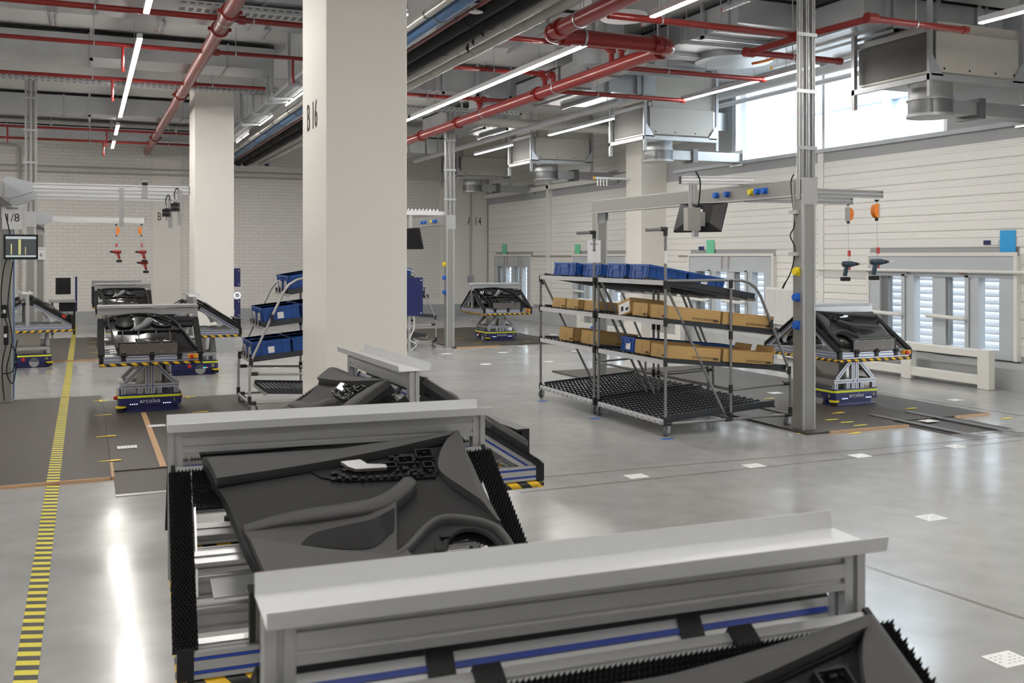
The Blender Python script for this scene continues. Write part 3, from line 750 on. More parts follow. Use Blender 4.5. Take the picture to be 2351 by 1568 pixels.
ee = empty('grey_header_pipe', None, 'long pale pipe crossing the hall behind the foil loop', 'pipe'); obj('pipe_run', MB().tube(A, .09, 12), 'grey_pipe', parent=ee, smooth=50)

# ------------------------------------------------------------------ ventilation boxes along the right wall
def vent_box(y0, label, top=ZC - .03):
    e = empty('ventilation_box', T(8.68, y0, 3.75), label, 'ventilation unit', 'ventilation boxes along the right wall')
    Wd, D, Hh = 1.27, 1.2, .45
    obj('casing', MB().bx(0, Wd, 0, D, 0, Hh), 'ahu_beige', parent=e, bevel=.004)
    obj('side_face', MB().bx(-.012, 0, .01, D - .01, .03, Hh), 'ahu_dark', parent=e)  # this face is coloured darker than the casing
    obj('plenum', MB().bx(.08, Wd + .1, .06, D, Hh, top - 3.75), 'ahu_beige', parent=e)
    b = MB().bx(-.12, -.07, -.02, .02, -.28, ZC - 3.75).bx(-.12, -.07, D - .05, D, -.28, ZC - 3.75).bx(Wd + .04, Wd + .09, -.02, .02, -.24, ZC - 3.75)
    objs('hanger_bar', b, 'galva_dull', e)
    b = MB().bx(-.12, .0 + Wd + .08, -.03, .02, -.10, -.03).bx(-.12, -.07, -.02, D, -.10, -.04)
    objs('carrier', b, 'galva_dull', e)
    obj('edge_rail', MB().bx(-.05, 0, -.05, D + .05, Hh + .005, Hh + .07), 'galva_dull', parent=e)
    for x, s in ((-.1, 1), (Wd + .05, -1)):
        obj('gusset', MB().add([(x, -.03, -.05), (x + s * .18, -.03, -.05), (x, -.03, .20), (x, -.01, -.05), (x + s * .18, -.01, -.05), (x, -.01, .20)], [(0, 1, 2), (5, 4, 3), (0, 3, 4, 1), (1, 4, 5, 2), (2, 5, 3, 0)]), 'galva', parent=e)
    for x in (.12, .5, .9, 1.2): obj('screw', MB().lathe([(.001, -.006), (.012, -.006), (.012, 0)], (x, 0, .04), 8, 'y'), 'black_plastic', parent=e)
    r = .25; cx_, cy = .55, .62
    obj('round_spigot', MB().lathe([(r, -.40), (r, 0)], (cx_, cy, 0), 28), 'galva_dull', parent=e, smooth=40)
    obj('collar', MB().lathe([(r + .02, -.404), (r + .02, -.37), (r, -.37), (r, -.21), (r + .02, -.21), (r + .02, -.19), (r, -.19)], (cx_, cy, 0), 28), 'galva_dull', parent=e, smooth=30)
    obj('side_duct', MB().bx(cx_ + .2, XW - 8.68, cy - .14, cy + .14, -.36, -.20), 'galva_dull', parent=e)
    obj('damper', MB().bx(1.15, 1.25, cy - .18, cy + .18, -.40, -.16), 'galva_dark', parent=e)
    obj('wall_flange', MB().bx(XW - 8.68 - .03, XW - 8.68 - .002, cy - .2, cy + .2, -.42, -.14), 'galva', parent=e)
    return e
vent_box(8.30, 'nearest beige ventilation box at upper right lit by the strip light', 4.33)
vent_box(14.40, 'pale ventilation box left of the high window')
vent_box(19.0, 'third ventilation box with a round spigot in front of the mid rail')
vent_box(23.5, 'farthest ventilation box near the corner of the back wall')
for i, (px, py) in enumerate(((1655, 285), (1340, 325), (2230, 130))):
    pass
# wall mounted square outlets
for i, (px0, px1, py0, py1) in enumerate(((1628, 1672, 253, 315), (1335, 1358, 322, 373))):
    a, b = onX(px1, py0, XW), onX(px0, py1, XW)
    e = empty('wall_air_outlet', T(XW, a.y, b.z), 'square galvanised duct collar on the wall by the %s ventilation box' % ('second', 'third')[i], 'duct')
    w, h = b.y - a.y, a.z - b.z
    obj('collar', MB().bx(-.35, 0, .05, w - .05, .05, h - .05), 'galva', parent=e)
    obj('wall_flange', MB().bx(-.03, 0, 0, w, 0, h), 'galva_dull', parent=e)
# conduits along the back wall
for i, (z, lb) in enumerate(((3.93, 'upper grey conduit pair line along the back wall'), (3.80, 'lower grey conduit along the back wall'))):
    e = empty('wall_conduit', T(0, YB - .05, z), lb, 'conduit')
    obj('pipe_run', MB().tube([(XL + .5, 0, 0), (0, 0, 0), (6.2, 0, 0)], .022, 8), 'grey_pipe', parent=e, smooth=50)
    for x in range(-10, 6, 2): obj('clip', MB().bx(x - .02, x + .02, -.03, .05, -.03, .03), 'galva_dull', parent=e)
e = empty('wall_conduit', None, 'bent grey conduit dropping down the back wall at left', 'conduit')
A = [onY(px, py, YB - .05) for px, py in ((0, 330), (38, 333), (44, 340), (44, 720))]
obj('pipe_run', MB().tube(A, .03, 8), 'grey_pipe', parent=e, smooth=50)
A = [onY(px, py, YB - .05) for px, py in ((1080, 400), (1080, 640))]
e = empty('wall_conduit', None, 'thin conduit with switch box under the A 14 marking', 'conduit')
obj('pipe_run', MB().tube(A, .022, 8), 'grey_pipe', parent=e, smooth=50); q = A[1]
obj('switch_box', MB().bx(q.x - .08, q.x + .08, YB - .08, YB - .001, q.z - .1, q.z + .1), 'galva_dull', parent=e)
for i, px in enumerate((548, 612)):
    p = onY(px, 378, YB - .004); thing1('pipe_label', MB().bx(p.x - .06, p.x + .06, p.y, p.y + .002, p.z - .035, p.z + .03), 'navy', ('left', 'right')[i] + ' small blue sticker on the back wall under the pipe ends', 'sticker')
# ------------------------------------------------------------------ robot carts
HWD, HLN = .515, .650            # half width and half length of the cart table
TILT = 32.5
TOPZ, TZ0 = 1.125, .545           # tray floor height, table bottom
def bristle_strip(mb, u0, u1, v0, v1, w0=.012, step=.0095, h=.018):
    nu, nv = max(2, int((u1 - u0) / step)), max(2, int((v1 - v0) / step))
    for i in range(nu):
        for j in range(nv):
            u = u0 + (i + .5 + (.25 if j % 2 else -.25)) * (u1 - u0) / nu; v = v0 + (j + .5) * (v1 - v0) / nv; r = step * .34
            o = len(mb.v)
            mb.v += [(u - r, v - r, w0), (u + r, v - r, w0), (u + r, v + r, w0), (u - r, v + r, w0), (u, v, w0 + h)]
            mb.f += [(o, o + 1, o + 4), (o + 1, o + 2, o + 4), (o + 2, o + 3, o + 4), (o + 3, o, o + 4)]
def tilt_M(back=False):
    m = T(0, -.610, .655) @ RX(TILT)
    return (RZ(180) @ m) if back else m
UPPER = {'frame_profile', 'slot_cover', 'corner_cap', 'deck_plate', 'end_cap', 'bumper', 'carrier_profile', 'brush_holder', 'bristles', 'foot_plate', 'hinge', 'quadrant_plate', 'tray_post', 'tray_rail', 'parts_tray', 'stop_box'}
def cart_kit(dense=True, lift=0.0):
    k = []
    # --- driving base
    hx, hy = .325, .345
    def rr(hx, hy, c=.05): return [(-hx + c, -hy), (hx - c, -hy), (hx, -hy + c), (hx, hy - c), (hx - c, hy), (-hx + c, hy), (-hx, hy - c), (-hx, -hy + c)]
    ch = MB().prism(rr(hx, hy, .03), .085, .165).prism(rr(hx, hy, .03), .19, .205).prism(rr(hx - .035, hy - .035), .02, .085).prism(rr(hx - .005, hy - .005), .012, .03)
    subs = [part('yellow_stripe', MB().prism(rr(hx + .001, hy + .001, .03), .165, .19), 'lime')]
    lb = text_mb('arculus', .062, .0008, 1.05, 1.12); lb.xf(T(.0, -hy - .001, .128)); subs.append(part('lettering', lb, 'white'))
    l2 = MB(); l2.v = [tuple(RZ(180) @ Vector(p)) for p in lb.v]; l2.f = lb.f; subs.append(part('lettering', l2, 'white'))
    for s in (-1, 1):
        b = MB()
        for i in range(4): b.bx(s * .17 - .036 + i * .022, s * .17 - .036 + i * .022 + .010, -hy - .003, -hy + .002, .093, .102)
        subs.append(part('status_lights', b, 'led_white', None, (), 'stuff'))
    for i, c in enumerate(('led_green', 'led_green', 'led_red')):
        b = MB()
        for s in (-1, 1): b.bx(s * (hx + .002) - .003, s * (hx + .002) + .003, .14 + i * .025, .152 + i * .025, .095, .106)
        subs.append(part('status_light', b, c))
    for sx, sy in ((-1, -1), (1, 1)):
        c = (sx * (hx - .03), sy * (hy - .03), 0)
        b = MB().lathe([(.055, .062), (.055, .082)], c, 14); subs.append(part('scanner_cover', b, 'yellow', 40))
        b = MB().lathe([(.04, .018), (.04, .062)], c, 14); subs.append(part('laser_scanner', b, 'black_plastic', 40))
    for s in (-1, 1):
        b = MB().lathe([(.028, -.004), (.028, .006), (.022, .008), (.020, .03), (.012, .036), (.001, .037)], (0, 0, 0), 14, 'x'); b.xf(T(s * hx, -.05 * s, .125) @ (RZ(180) if s < 0 else RZ(0)))
        subs.append(part('stop_button', b, 'red', 40))
        b = MB().lathe([(.07, -.03), (.07, .03)], (s * (hx - .03), .1 * s, .075), 18, 'x'); subs.append(part('drive_wheel', b, 'galva_dull', 40))
    k.append(part('drive_base', ch, 'navy', None, subs))
    # --- trusses
    for sy in (-1, 1):
        y = sy * .30; b = MB(); S = S45 if dense else SQ(.045, .045); bl = MB()
        for x in (-.27, .27, -.10, .10): b.sweep((x, y, .205), (x, y, .265), S, (0, 1, 0)); bl.cb((x, y - sy * -.0225, .235), (.006, .004, .06))
        b.sweep((-.30, y, .288), (.30, y, .288), S)
        b.sweep((-.028, y, .205), (-.028, y, TZ0), S, (0, 1, 0)); b.sweep((.028, y, .205), (.028, y, TZ0), S, (0, 1, 0))
        b.sweep((-.265, y, .31), (-.05, y, TZ0 - .02), S, (0, 1, 0)); b.sweep((.265, y, .31), (.05, y, TZ0 - .02), S, (0, 1, 0))
        for x in (-.028, .028): bl.cb((x, y + sy * .0215, .38), (.007, .004, .34))
        bl.cb((0, y + sy * .0215, .288), (.58, .004, .006))
        for s in (-1, 1):
            d = Vector((s * .05, 0, TZ0 - .02)) - Vector((s * .265, 0, .31)); a = math.atan2(d.z, d.x)
            bl.cb((s * .1575, y + sy * .0215, (.31 + TZ0 - .02) / 2), (d.length * .9, .004, .007), Matrix.Rotation(-a, 3, 'Y'))
        k += parts('truss_bar', b, 'alu'); k += parts('truss_slot_cover', bl, 'slot_blue')
    b = MB()
    for sx in (-1, 1): b.sweep((sx * .28, -.30, .288), (sx * .28, .30, .288), S45 if dense else SQ(.045, .045))
    k += parts('side_rail', b, 'alu')
    k.append(part('lift_column', MB().bx(-.13, .13, -.20, .20, .205, TZ0), 'stainless', None, [part('cylinder', MB().lathe([(.05, .21), (.05, .55)], (.2, .1, 0), 14), 'alu', 40)]))
    cbn = MB().tube([(.15, -.15, .54), (.16, -.2, .44), (.2, -.22, .40), (.22, -.1, .40)], .009, 7); k.append(part('cable', cbn, 'black_rubber', 50))
    # --- table frame
    S = S4590 if dense else SQ(.045, .07); zc = .615; b = MB(); bl = MB()
    for sy in (-1, 1):
        b.sweep((-HWD + .03, sy * (HLN - .0225), zc), (HWD - .03, sy * (HLN - .0225), zc), S)
        for dz in (-.0175, .0175): bl.cb((0, sy * (HLN - .001), zc + dz), (2 * HWD - .08, .003, .0075))
    for sx in (-1, 1):
        b.sweep((sx * (HWD - .0225), -HLN + .03, zc), (sx * (HWD - .0225), HLN - .03, zc), S)
        for dz in (-.0175, .0175): bl.cb((sx * (HWD - .001), 0, zc + dz), (.003, 2 * HLN - .08, .0075))
    for y in (-.30, 0, .30): b.sweep((-HWD + .045, y, zc), (HWD - .045, y, zc), S)
    for x in (-.2, .2): b.sweep((x, -HLN + .045, zc + .02), (x, HLN - .045, zc + .02), S45 if dense else SQ(.045, .045))
    subs = parts('slot_cover', bl, 'slot_blue')
    for sx in (-1, 1):
        for sy in (-1, 1): subs.append(part('corner_cap', MB().bx(sx * (HWD - .02) - .021, sx * (HWD - .02) + .021, sy * (HLN - .02) - .021, sy * (HLN - .02) + .021, .577, .657), 'black_plastic'))
    subs.append(part('deck_plate', MB().bx(-.40, .40, -.22, .22,   .640, .645), 'tray_grey'))
    k += parts('frame_profile', b, 'alu'); k += subs
    for sy in (-1, 1): k.append(part('bumper', MB().tube([(-HWD, sy * (HLN - .015), .559), (HWD, sy * (HLN - .015), .559)], .018, 10), 'hazard_x', 50))
    for sx in (-1, 1): k.append(part('bumper', MB().tube([(sx * (HWD - .015), -HLN, .559), (sx * (HWD - .015), HLN, .559)], .018, 10), 'hazard_y', 50))
    # --- tilted carriers with brush strips, front and back
    for back in (False, True):
        Mt = tilt_M(back); b = MB(); bl = MB(); S = S45 if dense else SQ(.045, .045); L = .645
        for sx in (-1, 1): b.sweep((sx * (HWD - .03), -.02, -.027), (sx * (HWD - .03), L, -.027), S)
        for sx in (-1, 1): b.sweep((sx * .20, -.02, -.03), (sx * .20, L, -.03), S)
        b.sweep((-HWD + .01, L - .02, -.027), (HWD - .01, L - .02, -.027), S9045 if dense else SQ(.09, .045))
        b.sweep((-HWD + .01, 0, -.027), (HWD - .01, 0, -.027), S)
        b.sweep((-HWD + .04, .30, -.03), (HWD - .04, .30, -.03), S)
        b.xf(Mt)
        for sx in (-1, 1): bl.cb((sx * (HWD - .0075), L / 2, -.027), (.004, L * .95, .008))
        bl.cb((0, L + .026, -.025), (2 * HWD - .06, .004, .010))
        bl.xf(Mt)
        cap = MB()
        for sx in (-1, 1): cap.cb((sx * (HWD - .002), L + .0, -.027), (.012, .06, .052))
        for sx in (-.2, .25): cap.cb((sx, L - .0, -.018), (.045, .06, .045))
        cap.xf(Mt)
        k += parts('carrier_profile', b, 'alu'); k += ([*parts('slot_cover', bl, 'slot_blue'), *parts('end_cap', cap, 'black_plastic')])
        base = MB(); br = MB(); st = .0095 if dense else .02
        strips = [(-HWD - .012, -HWD + .053, -.02, .63), (HWD - .053, HWD + .012, -.02, .63), (-HWD + .057, HWD - .057, .56, .63), (-HWD + .057, HWD - .057, .475, .54)]
        for (a, c, d, e_) in strips:
            base.bx(a, c, d, e_, -.003, .012)
            if dense: bristle_strip(br, a, c, d, e_, .012, st)
            else: base.bx(a + .004, c - .004, d, e_, .012, .026)
        base.xf(Mt)
        k += parts('brush_holder', base, 'black_rubber')
        if dense: br.xf(Mt); k.append(part('bristles', br, 'bristle', None, (), 'stuff'))
        # foot plate that carries the door panel
        RB_ = RZ(180) if back else RZ(0); pl = MB().bx(-.32, .26, -HLN - .006, -HLN + .004, .66, .782); pl.xf(RB_)
        ed = MB().bx(-.335, .275, -HLN - .01, -HLN + .06, .782, .792).bx(-.335, -.321, -HLN - .01, -HLN + .03, .66, .782).bx(.261, .275, -HLN - .01, -HLN + .03, .66, .782); ed.xf(RB_)
        sc = MB()
        for i in range(5):
            for w in (.69, .775): sc.cb((-.28 + i * .125, -HLN - .0065, w), (.009, .004, .009))
        sc.xf(RB_)
        k.append(part('foot_plate', pl, 'brown_plate', None, [*parts('plate_edge', ed, 'black_plastic'), part('screws', sc, 'alu', None, (), 'stuff')]))
        for x in (-.28, 0, .28):
            h = MB().bx(x - .022, x + .022, -HLN - .012, -HLN + .03, .595, .685).lathe([(.014, -.03), (.014, .03)], (x, -HLN - .012, .655), 10, 'x')
            if back: h.xf(RZ(180))
            k.append(part('hinge', h, 'black_plastic'))
    for sx in (-1, 1):         # quadrant plates with warning labels
        for sy in (-1, 1):
            pts = []
            for i in range(7):
                a = math.radians(15 + 60 * i / 6); pts.append((.06 + .34 * math.cos(a), .62 + .34 * math.sin(a)))
            for i in range(6, -1, -1):
                a = math.radians(15 + 60 * i / 6); pts.append((.06 + .27 * math.cos(a), .62 + .27 * math.sin(a)))
            q = MB(); n = len(pts)
            q.rings([[(sx * (HWD - .06) + d, sy * p[0] * 1.0, p[1]) for p in pts] for d in (-.003, .003)])
            lb = MB()
            for i in (2, 4):
                a = math.radians(15 + 60 * i / 6); cy_, cz_ = .06 + .305 * math.cos(a), .62 + .305 * math.sin(a)
                lb.add([(sx * (HWD - .06) + sx * .0045, sy * cy_ - .022, cz_ - .016), (sx * (HWD - .06) + sx * .0045, sy * cy_ + .022, cz_ - .016), (sx * (HWD - .06) + sx * .0045, sy * cy_, cz_ + .022)], [(0, 1, 2)])
            k.append(part('quadrant_plate', q, 'alu_white', None, [*parts('warning_sticker', lb, 'amber')]))
    # --- tray on two posts
    S = S45 if dense else SQ(.045, .045); b = MB()
    for sx in (-1, 1): b.sweep((sx * .505, 0, .652), (sx * .505, 0, TOPZ - .004), S, (0, 1, 0))
    k += parts('tray_post', b, 'alu')
    k.append(part('tray_rail', MB().sweep((-.482, 0, TOPZ - .040), (.482, 0, TOPZ - .045), S4590 if dense else SQ(.045, .07)), 'alu'))
    t = .003; sec = [(-.080, .026), (-.075, 0), (.075, 0), (.080, .034), (.080 - t, .0345), (.0725, t), (-.0725, t), (-.080 + t, .0265)]
    k.append(part('parts_tray', MB().rings([[(x, p[0], TOPZ + p[1]) for p in sec] for x in (-.53, .53)]), 'tray_grey'))
    # --- stop box
    eb = MB().bx(.365, .465, -HLN - .035, -HLN - .001, .605, .651)
    sb = MB().lathe([(.018, 0), (.018, .012), (.022, .014), (.022, .026), (.001, .03)], (0, 0, 0), 14); sb.xf(T(.40, -HLN - .035, .628) @ RX(90))
    k.append(part('stop_box', eb, 'amber', None, [part('stop_button', sb, 'red', 40)]))
    for nm, me, subs, kd in k:
        if lift and nm in UPPER:
            me.transform(T(0, 0, lift))
            for q in subs: q[1].transform(T(0, 0, lift))
        if nm == 'lift_column' and lift: me.transform(T(0, 0, .205) @ Matrix.Diagonal((1, 1, 1 + lift / .35, 1)) @ T(0, 0, -.205))
    return k
LIFT, LIFTB = .06, .025
KIT_NEAR, KIT_B, KIT_FAR = cart_kit(True, LIFT), cart_kit(True, LIFTB), cart_kit(False)
def cart(x, y, rz, label, near=None, number=None):
    r = spawn('robot_cart', near or KIT_FAR, T(x, y, 0) @ RZ(rz), label, 'robot cart', 'robot carts carrying door panels')
    if number:
        for a in (0, 90, 180, 270):
            hx = .345 if a in (0, 180) else .325
            b = text_mb(number, .055, .0008, .9); b.xf(RZ(a) @ T(.25 if a in (0, 180) else .27, -hx - .001, .128))
            obj('number', b, 'lime', parent=r)
    return r

# ------------------------------------------------------------------ door trim panels (panel plane: x right, y up the slope, z outwards)
def spline(pts, n):
    out = []; m = len(pts)
    for i in range(n):
        t = i / (n - 1) * (m - 1); k = min(int(t), m - 2); f = t - k
        P = [Vector(pts[max(0, min(m - 1, j))]) for j in (k - 1, k, k + 1, k + 2)]
        out.append(.5 * ((2 * P[1]) + (P[2] - P[0]) * f + (2 * P[0] - 5 * P[1] + 4 * P[2] - P[3]) * f * f + (3 * P[1] - P[0] - 3 * P[2] + P[3]) * f ** 3))
    return out
def coons(top, bot, left, right, nu, nv):
    t, b = spline(top, nu), spline(bot, nu); l, r = spline(left, nv), spline(right, nv); G = []
    for j in range(nv):
        v = j / (nv - 1); row = []
        for i in range(nu):
            u = i / (nu - 1)
            p = (1 - v) * b[i] + v * t[i] + (1 - u) * l[j] + u * r[j] - ((1 - u) * (1 - v) * b[0] + u * (1 - v) * b[-1] + (1 - u) * v * t[0] + u * v * t[-1])
            row.append(p)
        G.append(row)
    return G
def sheet(G, hfun, thick, hole=None, lip=0.0):
    """curved sheet with turned-down edge; hole(x, y) -> True leaves a face out"""
    nv, nu = len(G), len(G[0]); b = MB()
    for row in G:
        for p in row: b.v.append((p.x, p.y, hfun(p.x, p.y)))
    for j in range(nv - 1):
        for i in range(nu - 1):
            c = (G[j][i] + G[j + 1][i + 1]) / 2
            if hole and hole(c.x, c.y): continue
            b.f.append((j * nu + i, j * nu + i + 1, (j + 1) * nu + i + 1, (j + 1) * nu + i))
    per = [(0, i) for i in range(nu)] + [(j, nu - 1) for j in range(1, nv)] + [(nv - 1, i) for i in range(nu - 2, -1, -1)] + [(j, 0) for j in range(nv - 2, 0, -1)]
    o = len(b.v); ctr = Vector((0, .33))
    for j, i in per:
        p = G[j][i]; b.v.append((p.x, p.y, hfun(p.x, p.y) - thick))
    n = len(per)
    for q in range(n):
        a, c = per[q], per[(q + 1) % n]
        b.f.append((a[0] * nu + a[1], o + q, o + (q + 1) % n, c[0] * nu + c[1]))
    o2 = len(b.v)
    for j in range(nv):
        for i in range(nu): b.v.append((G[j][i].x, G[j][i].y, hfun(G[j][i].x, G[j][i].y) - thick))
    for j in range(nv - 1):
        for i in range(nu - 1):
            c = (G[j][i] + G[j + 1][i + 1]) / 2
            if hole and hole(c.x, c.y): continue
            b.f.append((o2 + (j + 1) * nu + i, o2 + (j + 1) * nu + i + 1, o2 + j * nu + i + 1, o2 + j * nu + i))
    return b
def ridge(path, wid, hgt, base=0.0, n=24, flat=.55, m=9, asym=0.0):
    """soft raised moulding along a path (x, y); wid / hgt are lists along the path"""
    pts = spline([(p[0], p[1], 0) for p in path], n); ws = spline([(w, h, 0) for w, h in zip(wid, hgt)], n); rs = []
    for i, p in enumerate(pts):
        d = pts[min(i + 1, n - 1)] - pts[max(i - 1, 0)]; d.normalize(); s = Vector((-d.y, d.x, 0)); w, h = ws[i].x / 2, ws[i].y; ring = []
        for k in range(m):
            a = math.pi * k / (m - 1); cx_ = math.cos(a); ch = math.sin(a) ** flat
            ring.append(p + s * (cx_ * w - asym * ch * w) + Vector((0, 0, base + ch * h)))
        rs.append(ring)
    b = MB(); b.rings(rs, closed=True)
    return b
def mirror(mb, on):
    if on: mb.v = [(-p[0], p[1], p[2]) for p in mb.v]; mb.f = [tuple(reversed(f)) for f in mb.f]
    return mb
TOP = [(-.425, .632), (-.22, .628), (-.02, .618), (.18, .632), (.41, .668)]
BOT = [(-.25, .03), (-.05, .015), (.15, .01), (.32, .02), (.455, .06)]
LEFT = [(-.25, .03), (-.281, .136), (-.317, .237), (-.336, .317), (-.363, .445), (-.391, .515), (-.425, .632)]
RIGHT = [(.455, .06), (.462, .15), (.45, .25), (.435, .323), (.42, .444), (.412, .545), (.41, .668)]
HOLE = lambda x, y: ((x - .33) / .085) ** 2 + ((y - .155) / .092) ** 2 < 1
P3 = lambda L: [(x, y, 0) for x, y in L]
def door_h(x, y): return .046 + .010 * (1 - (x / .5) ** 2) - .02 * max(0, (y - .45)) - .008 * math.exp(-((y - .42) / .08) ** 2)
def trim_kit(mir):
    k = []; A = lambda nm, b, m, sm=50, subs=(), kd=None: k.append(part(nm, mirror(b, mir), m, sm, subs, kd))
    A('panel_body', sheet(coons(P3(TOP), P3(BOT), P3(LEFT), P3(RIGHT), 90, 64), door_h, .045, HOLE), 'door_dark', 40)
    Gr = coons(P3([(-.428, .635), (-.22, .632), (-.02, .622), (.18, .637), (.405, .670)]), P3([(-.391, .515), (-.2, .535), (-.04, .556), (.16, .592), (.375, .640)]), P3([(-.391, .515), (-.40, .55), (-.412, .59), (-.428, .635)]), P3([(.375, .640), (.385, .650), (.395, .660), (.405, .670)]), 60, 14)
    A('upper_rail', sheet(Gr, lambda x, y: .084 - .06 * max(0, (.55 + .12 * max(0, x)) - y) - (14 * max(0, y - (.59 + .12 * max(0, x))) ** 2), .034), 'door_grey', 50)
    A('rail_seam', ridge([(-.388, .510), (-.2, .530), (-.04, .551), (.16, .587), (.345, .628)], [.008] * 5, [.012] * 5, .048, 40), 'bristle')
    # bezel with open clips around the handle, its black fill paints the recess dark
    bz = MB(); bz.prism([(-.115, .545), (-.076, .508), (0, .484), (.114, .477), (.231, .474), (.284, .474), (.300, .50), (.308, .54), (.345, .605), (.257, .590), (.102, .565), (-.018, .545)], .04, .058)
    cl = MB(); random.seed(5)
    for i in range(64):
        t = random.random(); x = -.05 + t * .34; y0 = .485; y1 = .545 + .055 * t; y = y0 + random.random() * (y1 - y0 - .012)
        w = random.uniform(.006, .02); cl.bx(x, x + w, y, y + random.uniform(.005, .014), .057, .062 + random.uniform(0, .012))
    for i in range(12): cl.bx(-.03 + i * .024, -.017 + i * .024, .478 if i > 2 else .486, .488 if i > 2 else .496, .05, .070)
    for x, y, w, h in ((.17, .525, .05, .03), (.235, .545, .055, .036), (.12, .512, .04, .02), (.25, .50, .03, .024)):
        cl.bx(x, x + w, y, y + .004, .05, .078); cl.bx(x, x + w, y + h, y + h + .004, .05, .078); cl.bx(x, x + .004, y, y + h, .05, .078); cl.bx(x + w, x + w + .004, y, y + h, .05, .078)
    mirror(cl, mir)
    hd = MB().prism([(-.012, .548), (.050, .552), (.070, .530), (.128, .522), (.130, .508), (.030, .510), (.010, .522)], .070, .082)
    mirror(hd, mir)
    A('switch_bezel', bz, 'bristle', None, [part('clips', cl, 'black_plastic', None, (), 'stuff'), part('door_handle', hd, 'chrome')])
    Gt = coons(P3([(.398, .664), (.403, .666), (.407, .667), (.412, .668)]), P3([(.437, .270), (.441, .270), (.445, .270), (.449, .270)]), P3([(.437, .270), (.405, .333), (.361, .393), (.315, .46), (.300, .506), (.318, .563), (.352, .617), (.398, .664)]), P3([(.449, .270), (.437, .323), (.428, .39), (.422, .444), (.418, .50), (.414, .545), (.413, .60), (.412, .668)]), 18, 48)
    A('tweeter_fairing', sheet(Gt, lambda x, y: .076 - .5 * max(0, x - .40) - .12 * max(0, .35 - x), .03), 'door_grey', 50)
    # armrest with grip, map pocket and speaker surround
    A('armrest', ridge([(-.326, .320), (-.237, .331), (-.145, .334), (-.037, .337), (.047, .345), (.107, .367), (.154, .403), (.188, .438), (.208, .452)], [.030, .042, .052, .054, .056, .058, .056, .048, .026], [.020, .034, .046, .052, .054, .054, .052, .046, .026], .050, 70, .24, 15, .10), 'door_grey')
    sh = lambda x, y: .052 + .20 * max(0, y - (.235 - .28 * x if x < .05 else .20)) + .016
    Gs = coons(P3([(-.328, .312), (-.235, .314), (-.135, .312), (-.028, .315), (.056, .322), (.125, .345)]), P3([(-.314, .275), (-.235, .252), (-.15, .222), (-.06, .194), (.02, .172), (.095, .165)]), P3([(-.314, .275), (-.32, .293), (-.328, .312)]), P3([(.095, .165), (.11, .25), (.125, .345)]), 40, 14)
    A('armrest_side', sheet(Gs, sh, .03), 'door_grey', 50)
    Gg = coons(P3([(-.172, .240), (-.137, .271), (-.086, .281), (-.032, .287), (.051, .296), (.115, .322)]), P3([(-.170, .234), (-.13, .222), (-.085, .210), (-.03, .200), (.03, .200), (.100, .245)]), P3([(-.170, .234), (-.171, .237), (-.172, .240)]), P3([(.100, .245), (.108, .28), (.115, .322)]), 30, 10)
    A('painted_grip_shade', sheet(Gg, lambda x, y: sh(x, y) + .003, .012), 'bristle', 50)  # raised black sheet paints the shade of the hollow grip
    Gl = coons(P3([(-.314, .272), (-.196, .233), (-.097, .200), (.044, .161), (.125, .175)]), P3([(-.25, .035), (-.15, .026), (-.05, .020), (.06, .016), (.15, .02)]), P3([(-.25, .035), (-.27, .10), (-.29, .17), (-.314, .272)]), P3([(.15, .02), (.155, .07), (.15, .12), (.125, .175)]), 40, 20)
    A('map_pocket', sheet(Gl, lambda x, y: .080 - .30 * max(0, .15 - y) ** 1.2 - .03 * max(0, x), .03), 'door_light', 40)
    A('pocket_lip', ridge([(-.314, .275), (-.196, .237), (-.097, .204), (.044, .165), (.091, .163), (.135, .191), (.192, .247), (.239, .280), (.293, .287), (.373, .262), (.425, .228), (.447, .16), (.450, .09), (.43, .05)], [.010, .012, .014, .018, .022, .024, .024, .024, .024, .024, .022, .02, .02, .014], [.026, .028, .030, .032, .034, .036, .036, .036, .034, .034, .03, .03, .03, .02], .046, 90, .5, 9), 'door_light')
    A('pocket_floor', ridge([(.10, .21), (.15, .25), (.20, .285)], [.05, .07, .03], [.006, .008, .006], .048, 20, .4, 9), 'door_dark')
    inn = MB(); ring = [(.33 + .090 * math.cos(2 * math.pi * i / 36), .155 + .097 * math.sin(2 * math.pi * i / 36), .050) for i in range(37)]
    inn.tube(ring, .010, 6); A('speaker_frame', inn, 'door_dark')
    ft = MB()
    for x, y, w, h in ((.20, .13, .03, .02), (.215, .165, .025, .02), (.205, .09, .03, .025), (.24, .215, .03, .012)): ft.bx(x, x + w, y, y + h, .05, .066)
    A('speaker_clips', ft, 'black_plastic', None, (), 'stuff')
    A('reflector', MB().bx(-.292, -.276, .105, .165, .01, .060), 'red', None)
    return k
TRIM, TRIM_M = trim_kit(False), trim_kit(True)
